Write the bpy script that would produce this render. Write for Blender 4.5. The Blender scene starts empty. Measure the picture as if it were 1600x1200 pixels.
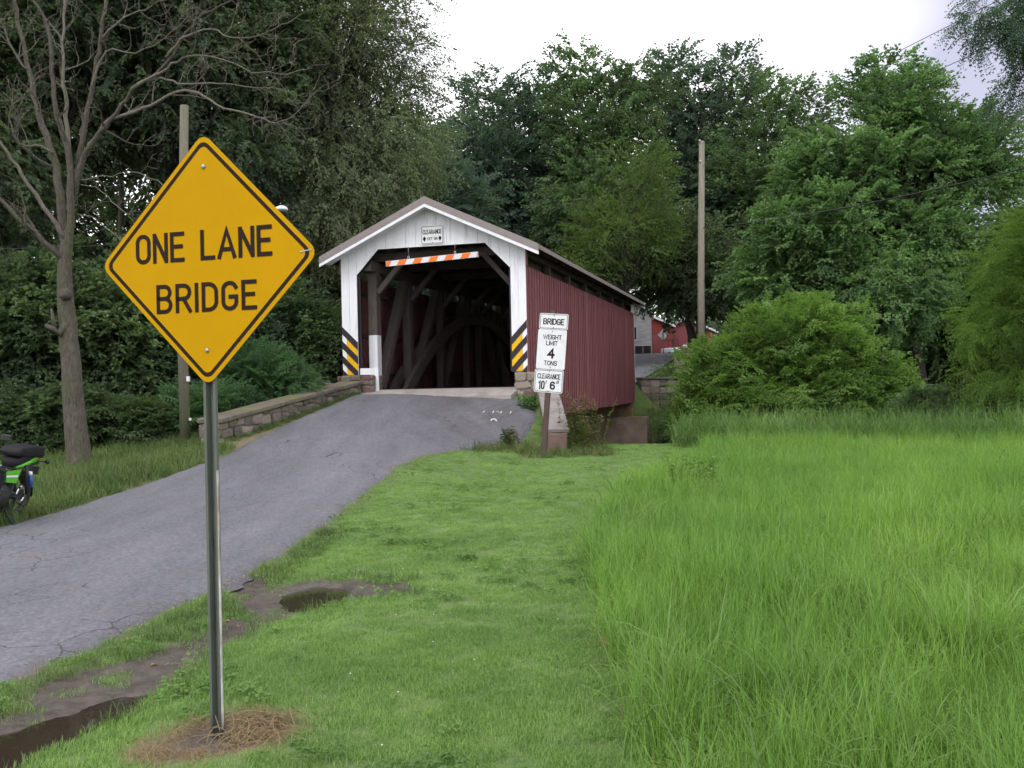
import bpy, bmesh, math, random
import numpy as np
from mathutils import Vector, Matrix, Euler

# ------------------------------------------------------------------ scene, camera, sky, sun, exposure
SC = bpy.context.scene
COL = SC.collection
R = math.radians
rng = np.random.default_rng(7)
random.seed(7)

EYE = 1.55
FPX = 1500.0                      # focal length in pixels of the 1600 px wide photograph
ROLL = R(1.2)
cam_d = bpy.data.cameras.new('camera')
cam_d.sensor_width = 36.0
cam_d.lens = 36.0 * FPX / 1600.0
cam_d.clip_start = 0.05
cam_d.clip_end = 4000
cam = bpy.data.objects.new('camera', cam_d)
COL.objects.link(cam)
cam.matrix_world = Matrix.Translation((0, 0, EYE)) @ Matrix.Rotation(R(90), 4, 'X') @ Matrix.Rotation(-ROLL, 4, 'Z')
SC.camera = cam

SUN_EL, SUN_AZ = R(52), R(215)    # azimuth clockwise from +Y
world = bpy.data.worlds.new('World')
SC.world = world
world.use_nodes = True
nt = world.node_tree
nt.nodes.clear()
w_out = nt.nodes.new('ShaderNodeOutputWorld')
w_bg = nt.nodes.new('ShaderNodeBackground')
w_sky = nt.nodes.new('ShaderNodeTexSky')
w_sky.sky_type = 'NISHITA'
w_sky.sun_disc = False
w_sky.sun_elevation = SUN_EL
w_sky.sun_rotation = SUN_AZ
w_sky.dust_density = 4.0
w_tc = nt.nodes.new('ShaderNodeTexCoord')
w_n = nt.nodes.new('ShaderNodeTexNoise')
w_n.inputs['Scale'].default_value = 1.3
w_n.inputs['Detail'].default_value = 3.0
w_n.inputs['Roughness'].default_value = 0.45
w_map = nt.nodes.new('ShaderNodeMapping')
w_map.inputs['Location'].default_value = (1.7, 0.3, 0.0)
w_map.inputs['Scale'].default_value = (1.0, 1.0, 1.6)
w_r = nt.nodes.new('ShaderNodeValToRGB')     # cloud layer: thin bright cloud to thick lavender grey cloud
w_r.color_ramp.elements[0].position = 0.33
w_r.color_ramp.elements[0].color = (3.9, 3.85, 4.9, 1)
w_r.color_ramp.elements[1].position = 0.50
w_r.color_ramp.elements[1].color = (12.5, 12.5, 12.8, 1)
w_mix = nt.nodes.new('ShaderNodeMixRGB')
w_mix.inputs[0].default_value = 0.90
nt.links.new(w_tc.outputs['Generated'], w_map.inputs['Vector'])
nt.links.new(w_map.outputs['Vector'], w_n.inputs['Vector'])
nt.links.new(w_n.outputs['Fac'], w_r.inputs['Fac'])
nt.links.new(w_sky.outputs['Color'], w_mix.inputs[1])
nt.links.new(w_r.outputs['Color'], w_mix.inputs[2])
nt.links.new(w_mix.outputs['Color'], w_bg.inputs['Color'])
nt.links.new(w_bg.outputs['Background'], w_out.inputs['Surface'])
w_bg.inputs['Strength'].default_value = 0.10

sun_d = bpy.data.lights.new('sun', 'SUN')
sun_d.energy = 1.0
sun_d.angle = R(25)
sun_d.color = (1.0, 0.97, 0.93)
sun = bpy.data.objects.new('sun', sun_d)
COL.objects.link(sun)
sdir = Vector((math.sin(SUN_AZ) * math.cos(SUN_EL), math.cos(SUN_AZ) * math.cos(SUN_EL), math.sin(SUN_EL)))
sun.rotation_euler = sdir.to_track_quat('Z', 'Y').to_euler()

vs = SC.view_settings
vs.view_transform = 'Standard'
vs.look = 'None'
vs.gamma = 1.0
vs.exposure = 0.85
vs.use_curve_mapping = False
SC.render.engine = 'CYCLES'
SC.cycles.max_bounces = 5
SC.cycles.diffuse_bounces = 2
SC.cycles.glossy_bounces = 2
SC.cycles.transmission_bounces = 2
SC.cycles.use_adaptive_sampling = True
SC.cycles.adaptive_threshold = 0.02
SC.cycles.transparent_max_bounces = 4
SC.cycles.use_denoising = True
SC.cycles.denoising_prefilter = 'FAST'


# ------------------------------------------------------------------ helpers
def ray(px, py):
    u, v = px - 800, py - 600
    return (u * math.cos(ROLL) - v * math.sin(ROLL)) / FPX, (u * math.sin(ROLL) + v * math.cos(ROLL)) / FPX


def at(px, py, Y):
    """surveyed point: photograph pixel and distance -> world position"""
    a, b = ray(px, py)
    return Vector((a * Y, Y, EYE - b * Y))


def ongz(px, py, z=0.0):
    a, b = ray(px, py)
    Y = (EYE - z) / b
    return (a * Y, Y)


def ss(a, b, x):
    t = np.clip((x - a) / (b - a), 0, 1)
    return t * t * (3 - 2 * t)


def tag(o, label=None, cat=None, group=None, kind=None):
    if label: o['label'] = label
    if cat: o['category'] = cat
    if group: o['group'] = group
    if kind: o['kind'] = kind
    return o


def empty(name, loc=(0, 0, 0), rz=0.0, rot=None):
    o = bpy.data.objects.new(name, None)
    COL.objects.link(o)
    o.location = loc
    o.rotation_euler = rot if rot else (0, 0, rz)
    o.empty_display_size = 0.1
    return o


class MB:
    """collects shapes, then links them as one mesh object"""
    def __init__(self):
        self.v, self.f, self.s = [], [], []

    def add(self, vs_, fs_, smooth=False):
        n = len(self.v)
        self.v.extend([tuple(map(float, p)) for p in vs_])
        for f in fs_:
            self.f.append(tuple(i + n for i in f))
            self.s.append(smooth)
        return self

    def box(self, c, size, rot=None, bev=0.0, taper=1.0):
        x, y, z = size[0] / 2, size[1] / 2, size[2] / 2
        if bev <= 0:
            vs_ = [(-x, -y, -z), (x, -y, -z), (x, y, -z), (-x, y, -z),
                   (-x * taper, -y * taper, z), (x * taper, -y * taper, z), (x * taper, y * taper, z), (-x * taper, y * taper, z)]
            fs_ = [(0, 3, 2, 1), (4, 5, 6, 7), (0, 1, 5, 4), (1, 2, 6, 5), (2, 3, 7, 6), (3, 0, 4, 7)]
        else:
            b = min(bev, x * .9, y * .9, z * .9)
            vs_, idx = [], {}
            for sx in (-1, 1):
                for sy in (-1, 1):
                    for sz in (-1, 1):
                        for k in range(3):
                            p = [sx * (x - b), sy * (y - b), sz * (z - b)]
                            p[k] = (sx * x, sy * y, sz * z)[k]
                            idx[(sx, sy, sz, k)] = len(vs_)
                            vs_.append(tuple(p))
            fs_ = []
            for k in range(3):
                a, c2 = [(1, 2), (2, 0), (0, 1)][k]
                for sg in (-1, 1):
                    q = []
                    for (pa, pc) in ((-1, -1), (1, -1), (1, 1), (-1, 1)):
                        s3 = [0, 0, 0]; s3[k] = sg; s3[a] = pa; s3[c2] = pc
                        q.append(idx[(*s3, k)])
                    fs_.append(tuple(q if sg > 0 else q[::-1]))
                # edges parallel to axis k
                for pa in (-1, 1):
                    for pc in (-1, 1):
                        s0 = [0, 0, 0]; s1 = [0, 0, 0]
                        s0[k] = -1; s1[k] = 1
                        s0[a] = s1[a] = pa; s0[c2] = s1[c2] = pc
                        q = (idx[(*s0, a)], idx[(*s1, a)], idx[(*s1, c2)], idx[(*s0, c2)])
                        fs_.append(q if pa * pc < 0 else q[::-1])
            for sx in (-1, 1):
                for sy in (-1, 1):
                    for sz in (-1, 1):
                        t3 = (idx[(sx, sy, sz, 0)], idx[(sx, sy, sz, 1)], idx[(sx, sy, sz, 2)])
                        fs_.append(t3 if sx * sy * sz > 0 else t3[::-1])
        M = Matrix.Translation(c)
        if rot is not None:
            M = M @ (rot.to_4x4() if isinstance(rot, Matrix) else Euler(rot).to_matrix().to_4x4())
        return self.add([M @ Vector(p) for p in vs_], fs_)

    def bar(self, p0, p1, w, h, up=(0, 0, 1), bev=0.0):
        p0, p1 = Vector(p0), Vector(p1)
        d = p1 - p0
        L = d.length
        d.normalize()
        upv = Vector(up)
        if abs(d.dot(upv)) > .98: upv = Vector((0, 1, 0))
        x = d.cross(upv).normalized()
        z = x.cross(d).normalized()
        M = Matrix((x, d, z)).transposed()
        return self.box((p0 + p1) / 2, (w, L, h), M, bev)

    def tube(self, path, radii, n=8, cap=True, squash=None):
        P = [Vector(p) for p in path]
        if not hasattr(radii, '__len__'): radii = [radii] * len(P)
        t0 = (P[1] - P[0]).normalized()
        ref = Vector((0, 0, 1)) if abs(t0.z) < .9 else Vector((1, 0, 0))
        nx = t0.cross(ref).normalized()
        vs_, fs_ = [], []
        for i, p in enumerate(P):
            t = (P[min(i + 1, len(P) - 1)] - P[max(i - 1, 0)]).normalized()
            nx = (nx - t * nx.dot(t)).normalized()
            ny = t.cross(nx)
            for k in range(n):
                a = 2 * math.pi * k / n
                vs_.append(p + (nx * math.cos(a) + ny * math.sin(a)) * radii[i])
        for i in range(len(P) - 1):
            for k in range(n):
                k2 = (k + 1) % n
                fs_.append((i * n + k, i * n + k2, (i + 1) * n + k2, (i + 1) * n + k))
        self.add(vs_, fs_, True)
        if cap:
            m = len(self.v) - len(vs_)
            self.f.append(tuple(m + k for k in range(n))[::-1]); self.s.append(False)
            self.f.append(tuple(m + (len(P) - 1) * n + k for k in range(n))); self.s.append(False)
        return self

    def cyl(self, p0, p1, r, n=16):
        return self.tube([p0, p1], [r, r], n)

    def prism(self, poly, axis, d0, d1):
        """poly in the plane perpendicular to axis; axis 'y': poly=(x,z)"""
        def P(a, b, d):
            return {'x': (d, a, b), 'y': (a, d, b), 'z': (a, b, d)}[axis]
        n = len(poly)
        area = sum(poly[i][0] * poly[(i + 1) % n][1] - poly[(i + 1) % n][0] * poly[i][1] for i in range(n))
        if area < 0: poly = poly[::-1]
        vs_ = [P(a, b, d0) for a, b in poly] + [P(a, b, d1) for a, b in poly]
        fs_ = [tuple(range(n)), tuple(range(n, 2 * n))[::-1]] + [(i, i + n, (i + 1) % n + n, (i + 1) % n) for i in range(n)]
        if axis != 'y':
            fs_ = [f[::-1] for f in fs_]
        return self.add(vs_, fs_)

    def lathe(self, prof, c, n=24, axis='z'):
        vs_, fs_ = [], []
        for r, h in prof:
            for k in range(n):
                a = 2 * math.pi * k / n
                q = (r * math.cos(a), r * math.sin(a), h)
                if axis == 'y': q = (q[0], q[2], q[1])
                if axis == 'x': q = (q[2], q[0], q[1])
                vs_.append((q[0] + c[0], q[1] + c[1], q[2] + c[2]))
        for i in range(len(prof) - 1):
            for k in range(n):
                k2 = (k + 1) % n
                fs_.append((i * n + k, i * n + k2, (i + 1) * n + k2, (i + 1) * n + k))
        return self.add(vs_, fs_, True)

    def mesh(self, name, mat=None, fix=True):
        me = bpy.data.meshes.new(name)
        me.from_pydata(self.v, [], self.f)
        me.polygons.foreach_set('use_smooth', self.s)
        if mat: me.materials.append(mat)
        if fix:
            bm = bmesh.new(); bm.from_mesh(me)
            bmesh.ops.recalc_face_normals(bm, faces=bm.faces)
            bm.to_mesh(me); bm.free()
        me.update()
        return me

    def build(self, name, mat=None, parent=None, fix=True, sub=0):
        o = bpy.data.objects.new(name, self.mesh(name, mat, fix))
        COL.objects.link(o)
        if parent: o.parent = parent
        if sub:
            m = o.modifiers.new('sub', 'SUBSURF'); m.levels = sub; m.render_levels = sub
        return o


def place(name, me, parent=None, loc=(0, 0, 0), rot=(0, 0, 0), scale=(1, 1, 1)):
    o = bpy.data.objects.new(name, me)
    COL.objects.link(o)
    if parent: o.parent = parent
    o.location, o.rotation_euler, o.scale = loc, rot, scale
    return o


# ------------------------------------------------------------------ materials
def newmat(name):
    m = bpy.data.materials.new(name)
    m.use_nodes = True
    n = m.node_tree.nodes
    return m, m.node_tree, n['Principled BSDF']


def mat(name, c1, c2=None, scale=4.0, rough=0.8, bump=0.0, bscale=None, stretch=(1, 1, 1), metal=0.0, c3=None, c3scale=2.0, c3pos=(.52, .62), spec=0.3, detail=6, vary=0.0):
    """noise between c1 and c2, blotches of c3 (moss, rust, stains), fine relief"""
    m, t, b = newmat(name)
    N, L = t.nodes, t.links
    b.inputs['Roughness'].default_value = rough
    b.inputs['Metallic'].default_value = metal
    b.inputs['Specular IOR Level'].default_value = spec
    c2 = c2 or tuple(x * .8 for x in c1)
    tc = N.new('ShaderNodeTexCoord')
    mp = N.new('ShaderNodeMapping')
    mp.inputs['Scale'].default_value = stretch
    L.new(tc.outputs['Object'], mp.inputs['Vector'])
    if vary:                                   # each piece a different place in the pattern
        oi = N.new('ShaderNodeObjectInfo')
        mm = N.new('ShaderNodeVectorMath'); mm.operation = 'SCALE'
        cmb = N.new('ShaderNodeCombineXYZ')
        for k in range(3): L.new(oi.outputs['Random'], cmb.inputs[k])
        L.new(cmb.outputs[0], mm.inputs[0]); mm.inputs['Scale'].default_value = 37.0
        L.new(mm.outputs[0], mp.inputs['Location'])
    n1 = N.new('ShaderNodeTexNoise')
    n1.inputs['Scale'].default_value = scale
    n1.inputs['Detail'].default_value = detail
    n1.inputs['Roughness'].default_value = .65
    L.new(mp.outputs[0], n1.inputs['Vector'])
    rp = N.new('ShaderNodeValToRGB')
    rp.color_ramp.elements[0].position = .33
    rp.color_ramp.elements[1].position = .67
    rp.color_ramp.elements[0].color = (*c1, 1)
    rp.color_ramp.elements[1].color = (*c2, 1)
    L.new(n1.outputs['Fac'], rp.inputs['Fac'])
    out = rp.outputs['Color']
    if c3:
        n2 = N.new('ShaderNodeTexNoise')
        n2.inputs['Scale'].default_value = c3scale
        n2.inputs['Detail'].default_value = 5
        L.new(mp.outputs[0], n2.inputs['Vector'])
        r2 = N.new('ShaderNodeValToRGB')
        r2.color_ramp.elements[0].position, r2.color_ramp.elements[1].position = c3pos
        L.new(n2.outputs['Fac'], r2.inputs['Fac'])
        mx = N.new('ShaderNodeMixRGB')
        L.new(r2.outputs['Color'], mx.inputs[0])
        L.new(out, mx.inputs[1])
        mx.inputs[2].default_value = (*c3, 1)
        out = mx.outputs['Color']
    if vary:
        hs = N.new('ShaderNodeHueSaturation')
        ma = N.new('ShaderNodeMath'); ma.operation = 'MULTIPLY_ADD'
        L.new(oi.outputs['Random'], ma.inputs[0])
        ma.inputs[1].default_value = vary; ma.inputs[2].default_value = 1 - vary / 2
        L.new(ma.outputs[0], hs.inputs['Value'])
        L.new(out, hs.inputs['Color'])
        out = hs.outputs['Color']
    L.new(out, b.inputs['Base Color'])
    if bump:
        n3 = N.new('ShaderNodeTexNoise')
        n3.inputs['Scale'].default_value = bscale or scale * 3
        n3.inputs['Detail'].default_value = 5
        L.new(mp.outputs[0], n3.inputs['Vector'])
        bp = N.new('ShaderNodeBump')
        bp.inputs['Strength'].default_value = bump
        bp.inputs['Distance'].default_value = .04 if 'bark' in name else .02
        L.new(n3.outputs['Fac'], bp.inputs['Height'])
        L.new(bp.outputs['Normal'], b.inputs['Normal'])
    return m


def leafmat(name, c1, c2, c3=None, trans=.35, nscale=.35, rough=.55):
    """leaf: diffuse + light through the blade; hue drifts over the crown and from twig to twig"""
    m = bpy.data.materials.new(name)
    m.use_nodes = True
    t = m.node_tree
    N, L = t.nodes, t.links
    N.clear()
    out = N.new('ShaderNodeOutputMaterial')
    g = N.new('ShaderNodeNewGeometry')
    n1 = N.new('ShaderNodeTexNoise')
    n1.inputs['Scale'].default_value = nscale
    n1.inputs['Detail'].default_value = 3
    L.new(g.outputs['Position'], n1.inputs['Vector'])
    oi = N.new('ShaderNodeObjectInfo')
    ma = N.new('ShaderNodeMath'); ma.operation = 'MULTIPLY_ADD'
    L.new(oi.outputs['Random'], ma.inputs[0]); ma.inputs[1].default_value = .36
    sb = N.new('ShaderNodeMath'); sb.operation = 'SUBTRACT'
    L.new(n1.outputs['Fac'], sb.inputs[0]); sb.inputs[1].default_value = .18
    L.new(sb.outputs[0], ma.inputs[2])
    rp = N.new('ShaderNodeValToRGB')
    rp.color_ramp.elements[0].position = .3
    rp.color_ramp.elements[1].position = .72
    rp.color_ramp.elements[0].color = (*c1, 1)
    rp.color_ramp.elements[1].color = (*c2, 1)
    if c3:
        e = rp.color_ramp.elements.new(.9); e.color = (*c3, 1)
    L.new(ma.outputs[0], rp.inputs['Fac'])
    p = N.new('ShaderNodeBsdfPrincipled')
    p.inputs['Roughness'].default_value = rough
    p.inputs['Specular IOR Level'].default_value = .25
    tr = N.new('ShaderNodeBsdfTranslucent')
    mg = N.new('ShaderNodeMixRGB'); mg.blend_type = 'MULTIPLY'; mg.inputs[0].default_value = 1
    mg.inputs[2].default_value = (1.08, 1.3, .6, 1)
    L.new(rp.outputs['Color'], p.inputs['Base Color'])
    L.new(rp.outputs['Color'], mg.inputs[1])
    L.new(mg.outputs['Color'], tr.inputs['Color'])
    mx = N.new('ShaderNodeMixShader')
    mx.inputs[0].default_value = trans
    L.new(p.outputs[0], mx.inputs[1])
    L.new(tr.outputs[0], mx.inputs[2])
    L.new(mx.outputs[0], out.inputs['Surface'])
    return m


M = {}
M['white'] = mat('white_paint', (.74, .74, .78), (.66, .66, .71), 3, .55, .15, 30, (6, 6, .6), c3=(.44, .43, .43), c3scale=1.7, c3pos=(.60, .84))
M['red'] = mat('barn_red_paint', (.215, .075, .080), (.145, .052, .060), 1.6, .8, .25, 40, (4, 4.5, .22), c3=(.25, .115, .115), c3scale=.8, c3pos=(.56, .74), vary=0)
M['rake'] = mat('taupe_trim', (.24, .20, .20), (.20, .17, .17), 5, .5)
M['roofmetal'] = mat('roof_metal', (.22, .18, .17), (.17, .14, .13), 3, .5, metal=.0)
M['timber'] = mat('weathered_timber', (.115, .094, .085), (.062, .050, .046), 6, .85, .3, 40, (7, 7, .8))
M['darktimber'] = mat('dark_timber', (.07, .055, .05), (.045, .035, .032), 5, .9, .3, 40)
M['black'] = mat('black_paint', (.018, .014, .02), (.028, .022, .028), 8, .5)
M['signyellow'] = mat('sign_yellow', (.45, .242, .001), (.415, .222, .001), 2, .55, .02, 300, spec=.06, c3=(.37, .205, .004), c3scale=3.0, c3pos=(.56, .8))
M['signblack'] = mat('sign_lettering_black', (.016, .009, .006), (.022, .012, .009), 9, .6, spec=.1)
M['signwhite'] = mat('sign_white', (.66, .67, .70), (.60, .61, .64), 6, .45, c3=(.46, .45, .44), c3scale=5, c3pos=(.6, .85))
M['orange'] = mat('orange_sheeting', (.83, .17, .012), (.78, .15, .012), 3, .45)
M['yellow'] = mat('marker_yellow', (.70, .40, .004), (.64, .36, .004), 3, .45)
M['steel'] = mat('galvanised_steel', (.40, .41, .42), (.30, .31, .32), 20, .4, metal=.7)
M['greenpost'] = mat('green_painted_steel', (.085, .098, .086), (.125, .138, .118), 16, .85, .25, 60, (1, 1, .15), c3=(.030, .028, .026), c3scale=7, c3pos=(.5, .6), spec=.1)
M['wornedge'] = mat('worn_post_edge', (.62, .60, .57), (.22, .21, .20), 26, .6, stretch=(1, 1, .25), c3=(.16, .10, .06), c3scale=9, c3pos=(.5, .62))
M['pole'] = mat('pole_wood', (.235, .205, .175), (.15, .13, .11), 5, .85, .3, 40, (9, 9, .5), c3=(.15, .15, .10), c3scale=1.2)
M['poleleft'] = mat('pole_wood_mossy', (.17, .16, .115), (.105, .10, .08), 5, .85, .3, 40, (9, 9, .5), c3=(.12, .135, .06), c3scale=1.2)
M['signpost'] = mat('brown_wood_post', (.10, .066, .056), (.060, .042, .038), 6, .85, .3, 40, (8, 8, .7))
M['concrete'] = mat('old_concrete', (.30, .265, .245), (.21, .18, .17), 5, .85, .25, 30, c3=(.13, .12, .075), c3scale=1.6, c3pos=(.5, .68))
M['slab'] = mat('concrete_slab', (.33, .30, .285), (.25, .225, .215), 4, .8, .15, 60, c3=(.18, .165, .12), c3scale=1.2, c3pos=(.52, .72))
M['abutment'] = mat('stained_concrete', (.36, .27, .21), (.20, .145, .115), 1.6, .85, .25, 25, c3=(.19, .155, .055), c3scale=.9, c3pos=(.54, .66))
M['stone'] = mat('wall_stone', (.155, .125, .11), (.085, .07, .062), 9, .9, .5, 26, c3=(.13, .135, .055), c3scale=3.2, c3pos=(.54, .66), vary=.55)
M['stonepale'] = mat('pale_stone', (.27, .225, .20), (.17, .14, .125), 9, .9, .5, 26, c3=(.17, .16, .08), c3scale=3.2, c3pos=(.56, .68), vary=.4)
M['brownstone'] = mat('brown_sandstone', (.165, .105, .092), (.11, .072, .064), 9, .9, .4, 30, c3=(.10, .095, .04), c3scale=3.0, c3pos=(.60, .72), vary=.45)
M['mortar'] = mat('lime_mortar', (.23, .205, .185), (.14, .125, .11), 12, .95, .5, 40, c3=(.10, .105, .045), c3scale=2.4, c3pos=(.5, .62))
M['cap'] = mat('cap_stone', (.15, .128, .11), (.09, .078, .066), 6, .9, .35, 30, c3=(.125, .125, .05), c3scale=2.0, c3pos=(.50, .66), vary=.3)
M['capright'] = mat('concrete_cap', (.255, .225, .225), (.195, .17, .172), 12, .9, .4, 60, c3=(.17, .16, .13), c3scale=2)
M['bark'] = mat('grey_bark', (.135, .12, .10), (.082, .072, .062), 7, .95, .6, 26, (3, 3, .8), c3=(.11, .115, .07), c3scale=1.5)
M['deadbark'] = mat('dead_bark', (.120, .104, .085), (.056, .048, .040), 9, .95, 1.0, 16, (3, 3, .7), c3=(.075, .078, .045), c3scale=1.6, c3pos=(.48, .66))
M['deadtwig'] = mat('bleached_dead_wood', (.165, .145, .122), (.09, .078, .066), 9, .9, .8, 20, (3, 3, .8), c3=(.12, .12, .08), c3scale=2.0)
M['darkbark'] = mat('dark_bark', (.055, .046, .040), (.032, .027, .024), 6, .95, .5, 24, (3, 3, .7))
M['road_paint'] = mat('white_road_paint', (.62, .61, .63), (.45, .44, .46), 30, .7)
M['signback'] = mat('bare_aluminium', (.52, .52, .54), (.46, .46, .48), 5, .5)
M['wire'] = mat('black_wire', (.02, .02, .02), (.03, .03, .03), 5, .6)

# leaves
LM = {
    'wood':   leafmat('leaf_wood', (0.054, 0.078, 0.051), (0.135, 0.182, 0.100), (0.235, 0.286, 0.140), .42),
    'elm':    leafmat('leaf_elm', (0.086, 0.109, 0.070), (0.181, 0.217, 0.124), (0.282, 0.316, 0.172), .42),
    'dark':   leafmat('leaf_dark', (0.051, 0.081, 0.071), (0.117, 0.166, 0.128), (0.185, 0.234, 0.175), .42),
    'mid':    leafmat('leaf_mid', (0.060, 0.095, 0.051), (0.140, 0.212, 0.099), (0.207, 0.293, 0.137), .42),
    'lime':   leafmat('leaf_lime', (0.072, 0.118, 0.036), (0.142, 0.204, 0.058), (0.192, 0.252, 0.072), .42),
    'maple':  leafmat('leaf_maple', (0.077, 0.137, 0.057), (0.176, 0.283, 0.117), (0.266, 0.385, 0.163), .42),
    'elder':  leafmat('leaf_box_elder', (0.101, 0.177, 0.045), (0.189, 0.305, 0.073), (0.254, 0.378, 0.095), .42),
    'willow': leafmat('leaf_willow', (.105, .185, .042), (.185, .290, .060), (.235, .345, .076), .45),
    'locust': leafmat('leaf_locust', (0.059, 0.098, 0.077), (0.127, 0.193, 0.134), (0.175, 0.248, 0.160), .42),
    'shrub':  leafmat('leaf_shrub', (0.047, 0.076, 0.043), (0.127, 0.181, 0.084), (0.257, 0.328, 0.119), .42),
    'sumac':  leafmat('leaf_sumac', (0.055, 0.109, 0.053), (0.102, 0.190, 0.083), (0.148, 0.247, 0.095), .42),
    'weed':   leafmat('leaf_weed', (.075, .098, .026), (.150, .165, .050), (.20, .18, .075)),
    'lawn':   leafmat('blade_lawn', (.135, .235, .062), (.215, .345, .092), (.285, .400, .125), .25, .9),
    'meadow': leafmat('blade_meadow', (0.118, 0.230, 0.046), (0.206, 0.347, 0.068), (0.291, 0.427, 0.099), .35, .45),
    'sedge':  leafmat('blade_sedge', (.085, .155, .042), (.150, .245, .066), (.205, .300, .090), .3, .6),
    'verge':  leafmat('blade_verge', (.068, .112, .034), (.128, .185, .056), (.200, .190, .085), .25, .7),
    'straw':  leafmat('blade_straw', (.20, .145, .080), (.31, .23, .13), (.38, .29, .17), .15, 2.0),
}

# ------------------------------------------------------------------ the lie of the land
AX = R(15.64)
CA, SA = math.cos(AX), math.sin(AX)
P0 = (-2.0, 24.5)


def st(x, y):
    return (x - P0[0]) * CA - (y - P0[1]) * SA, (x - P0[0]) * SA + (y - P0[1]) * CA


def xy(s, t):
    return P0[0] + s * CA + t * SA, P0[1] - s * SA + t * CA


RY = np.array([-40, -5, 0, 3, 5.3, 6.3, 8.3, 9.6, 11.3, 14.3, 17.3, 19, 20.5, 22.0, 23.3, 24.3, 26])
RL = np.array([-14, -9.6, -8.6, -7.9, -7.35, -7.1, -6.65, -6.4, -6.06, -5.75, -5.35, -5.2, -4.95, -4.62, -4.25, -4.0, -3.9])
RR = np.array([-9, -4.6, -3.65, -3.1, -2.72, -2.52, -2.2, -2.13, -2.08, -1.98, -1.70, -1.25, .3, .62, .60, .55, .5])
RZ = np.array([0, 0, 0, 0, 0, 0, 0, .01, .03, .14, .37, .60, .81, 1.04, 1.24, 1.42, 1.42])
_yy = np.linspace(-40, 26, 1321)
_k = np.hanning(31); _k /= _k.sum()


def _smooth(v):
    d = np.interp(_yy, RY, v)
    return np.convolve(np.pad(d, 15, 'edge'), _k, 'valid')


_RLs, _RRs, _RZs = _smooth(RL), _smooth(RR), _smooth(RZ)


def road_l(y): return np.interp(y, _yy, _RLs)
def road_r(y): return np.interp(y, _yy, _RRs)


def road_z(x, y):
    zc = np.interp(y, _yy, _RZs)
    drop = .50 * ss(15.5, 19.5, y) * (1 - ss(20.5, 23.6, y))
    return zc - drop * ss(-3.6, .3, x)


def zfar(t):
    return 1.45 + 1.9 * np.clip((t - 18) / 22, 0, 1) ** 1.15 + .012 * np.clip(t - 40, 0, 500)


def poly_sd(poly, x, y):
    """signed distance to a polygon, negative inside"""
    P = np.array(poly)
    d = np.full(x.shape, 1e9)
    inside = np.zeros(x.shape, bool)
    n = len(P)
    for i in range(n):
        a, b = P[i], P[(i + 1) % n]
        e = b - a
        wx, wy = x - a[0], y - a[1]
        tt = np.clip((wx * e[0] + wy * e[1]) / (e @ e), 0, 1)
        d = np.minimum(d, np.hypot(wx - e[0] * tt, wy - e[1] * tt))
        c = (a[1] > y) != (b[1] > y)
        with np.errstate(divide='ignore', invalid='ignore'):
            xi = a[0] + (y - a[1]) / (b[1] - a[1] + 1e-12) * e[0]
        inside ^= c & (x < xi)
    return np.where(inside, -d, d)


PUD1 = [ongz(*p, -.05) for p in [(-260, 1250), (-120, 1150), (0, 1135), (90, 1108), (180, 1082), (252, 1066), (246, 1088), (200, 1112), (140, 1140), (70, 1172), (0, 1215), (-120, 1290)]]
PUD2 = [ongz(*p, -.05) for p in [(438, 944), (446, 922), (488, 910), (545, 911), (566, 922), (548, 934), (500, 944), (462, 949)]]
PUD3 = [ongz(*p, -.03) for p in [(600, 927), (626, 920), (650, 923), (640, 931), (614, 933)]]
MUD = [ongz(*p, -.03) for p in [(-300, 1230), (-60, 1125), (0, 1105), (60, 1062), (140, 1040), (220, 1018), (300, 994), (352, 962), (372, 940), (350, 915), (372, 900), (430, 898), (440, 912), (500, 902), (560, 905), (640, 914), (668, 924), (640, 936), (590, 934), (560, 940), (500, 952), (440, 962), (392, 985), (340, 1012), (300, 1040), (262, 1072), (240, 1092), (180, 1126), (100, 1160), (40, 1192), (-100, 1290)]]
DIRTC = (-1.30, 4.10)


def wob(x, y, f=1.0, s=0.0):
    return (np.sin(x * 1.7 * f + s) * np.cos(y * 1.3 * f + 1.3 * s) + .6 * np.sin(x * 3.9 * f + y * 2.7 * f + 2 + s) + .4 * np.sin(x * 7.3 * f - y * 6.1 * f + s * 3)) / 2


def masks(x, y):
    near = (x > -6) & (x < 1.5) & (y > 2) & (y < 12)
    sdm = np.full(x.shape, 9.0); sd1 = sdm.copy(); sd2 = sdm.copy(); sd3 = sdm.copy()
    if near.any():
        xn, yn = x[near], y[near]
        wb = .05 * wob(xn, yn, 4.0) + .03 * wob(xn, yn, 11.0, 2.0)
        sdm[near] = poly_sd(MUD, xn, yn) + wb
        sd1[near] = poly_sd(PUD1, xn, yn) + wb * .6
        sd2[near] = poly_sd(PUD2, xn, yn) + wb * .6
        sd3[near] = poly_sd(PUD3, xn, yn) + wb * .6
    dd = np.hypot((x - DIRTC[0]) / 1.1, (y - DIRTC[1]) / .9) + .05 * wob(x, y, 9.0)
    return sdm, sd1, sd2, sd3, dd


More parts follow.
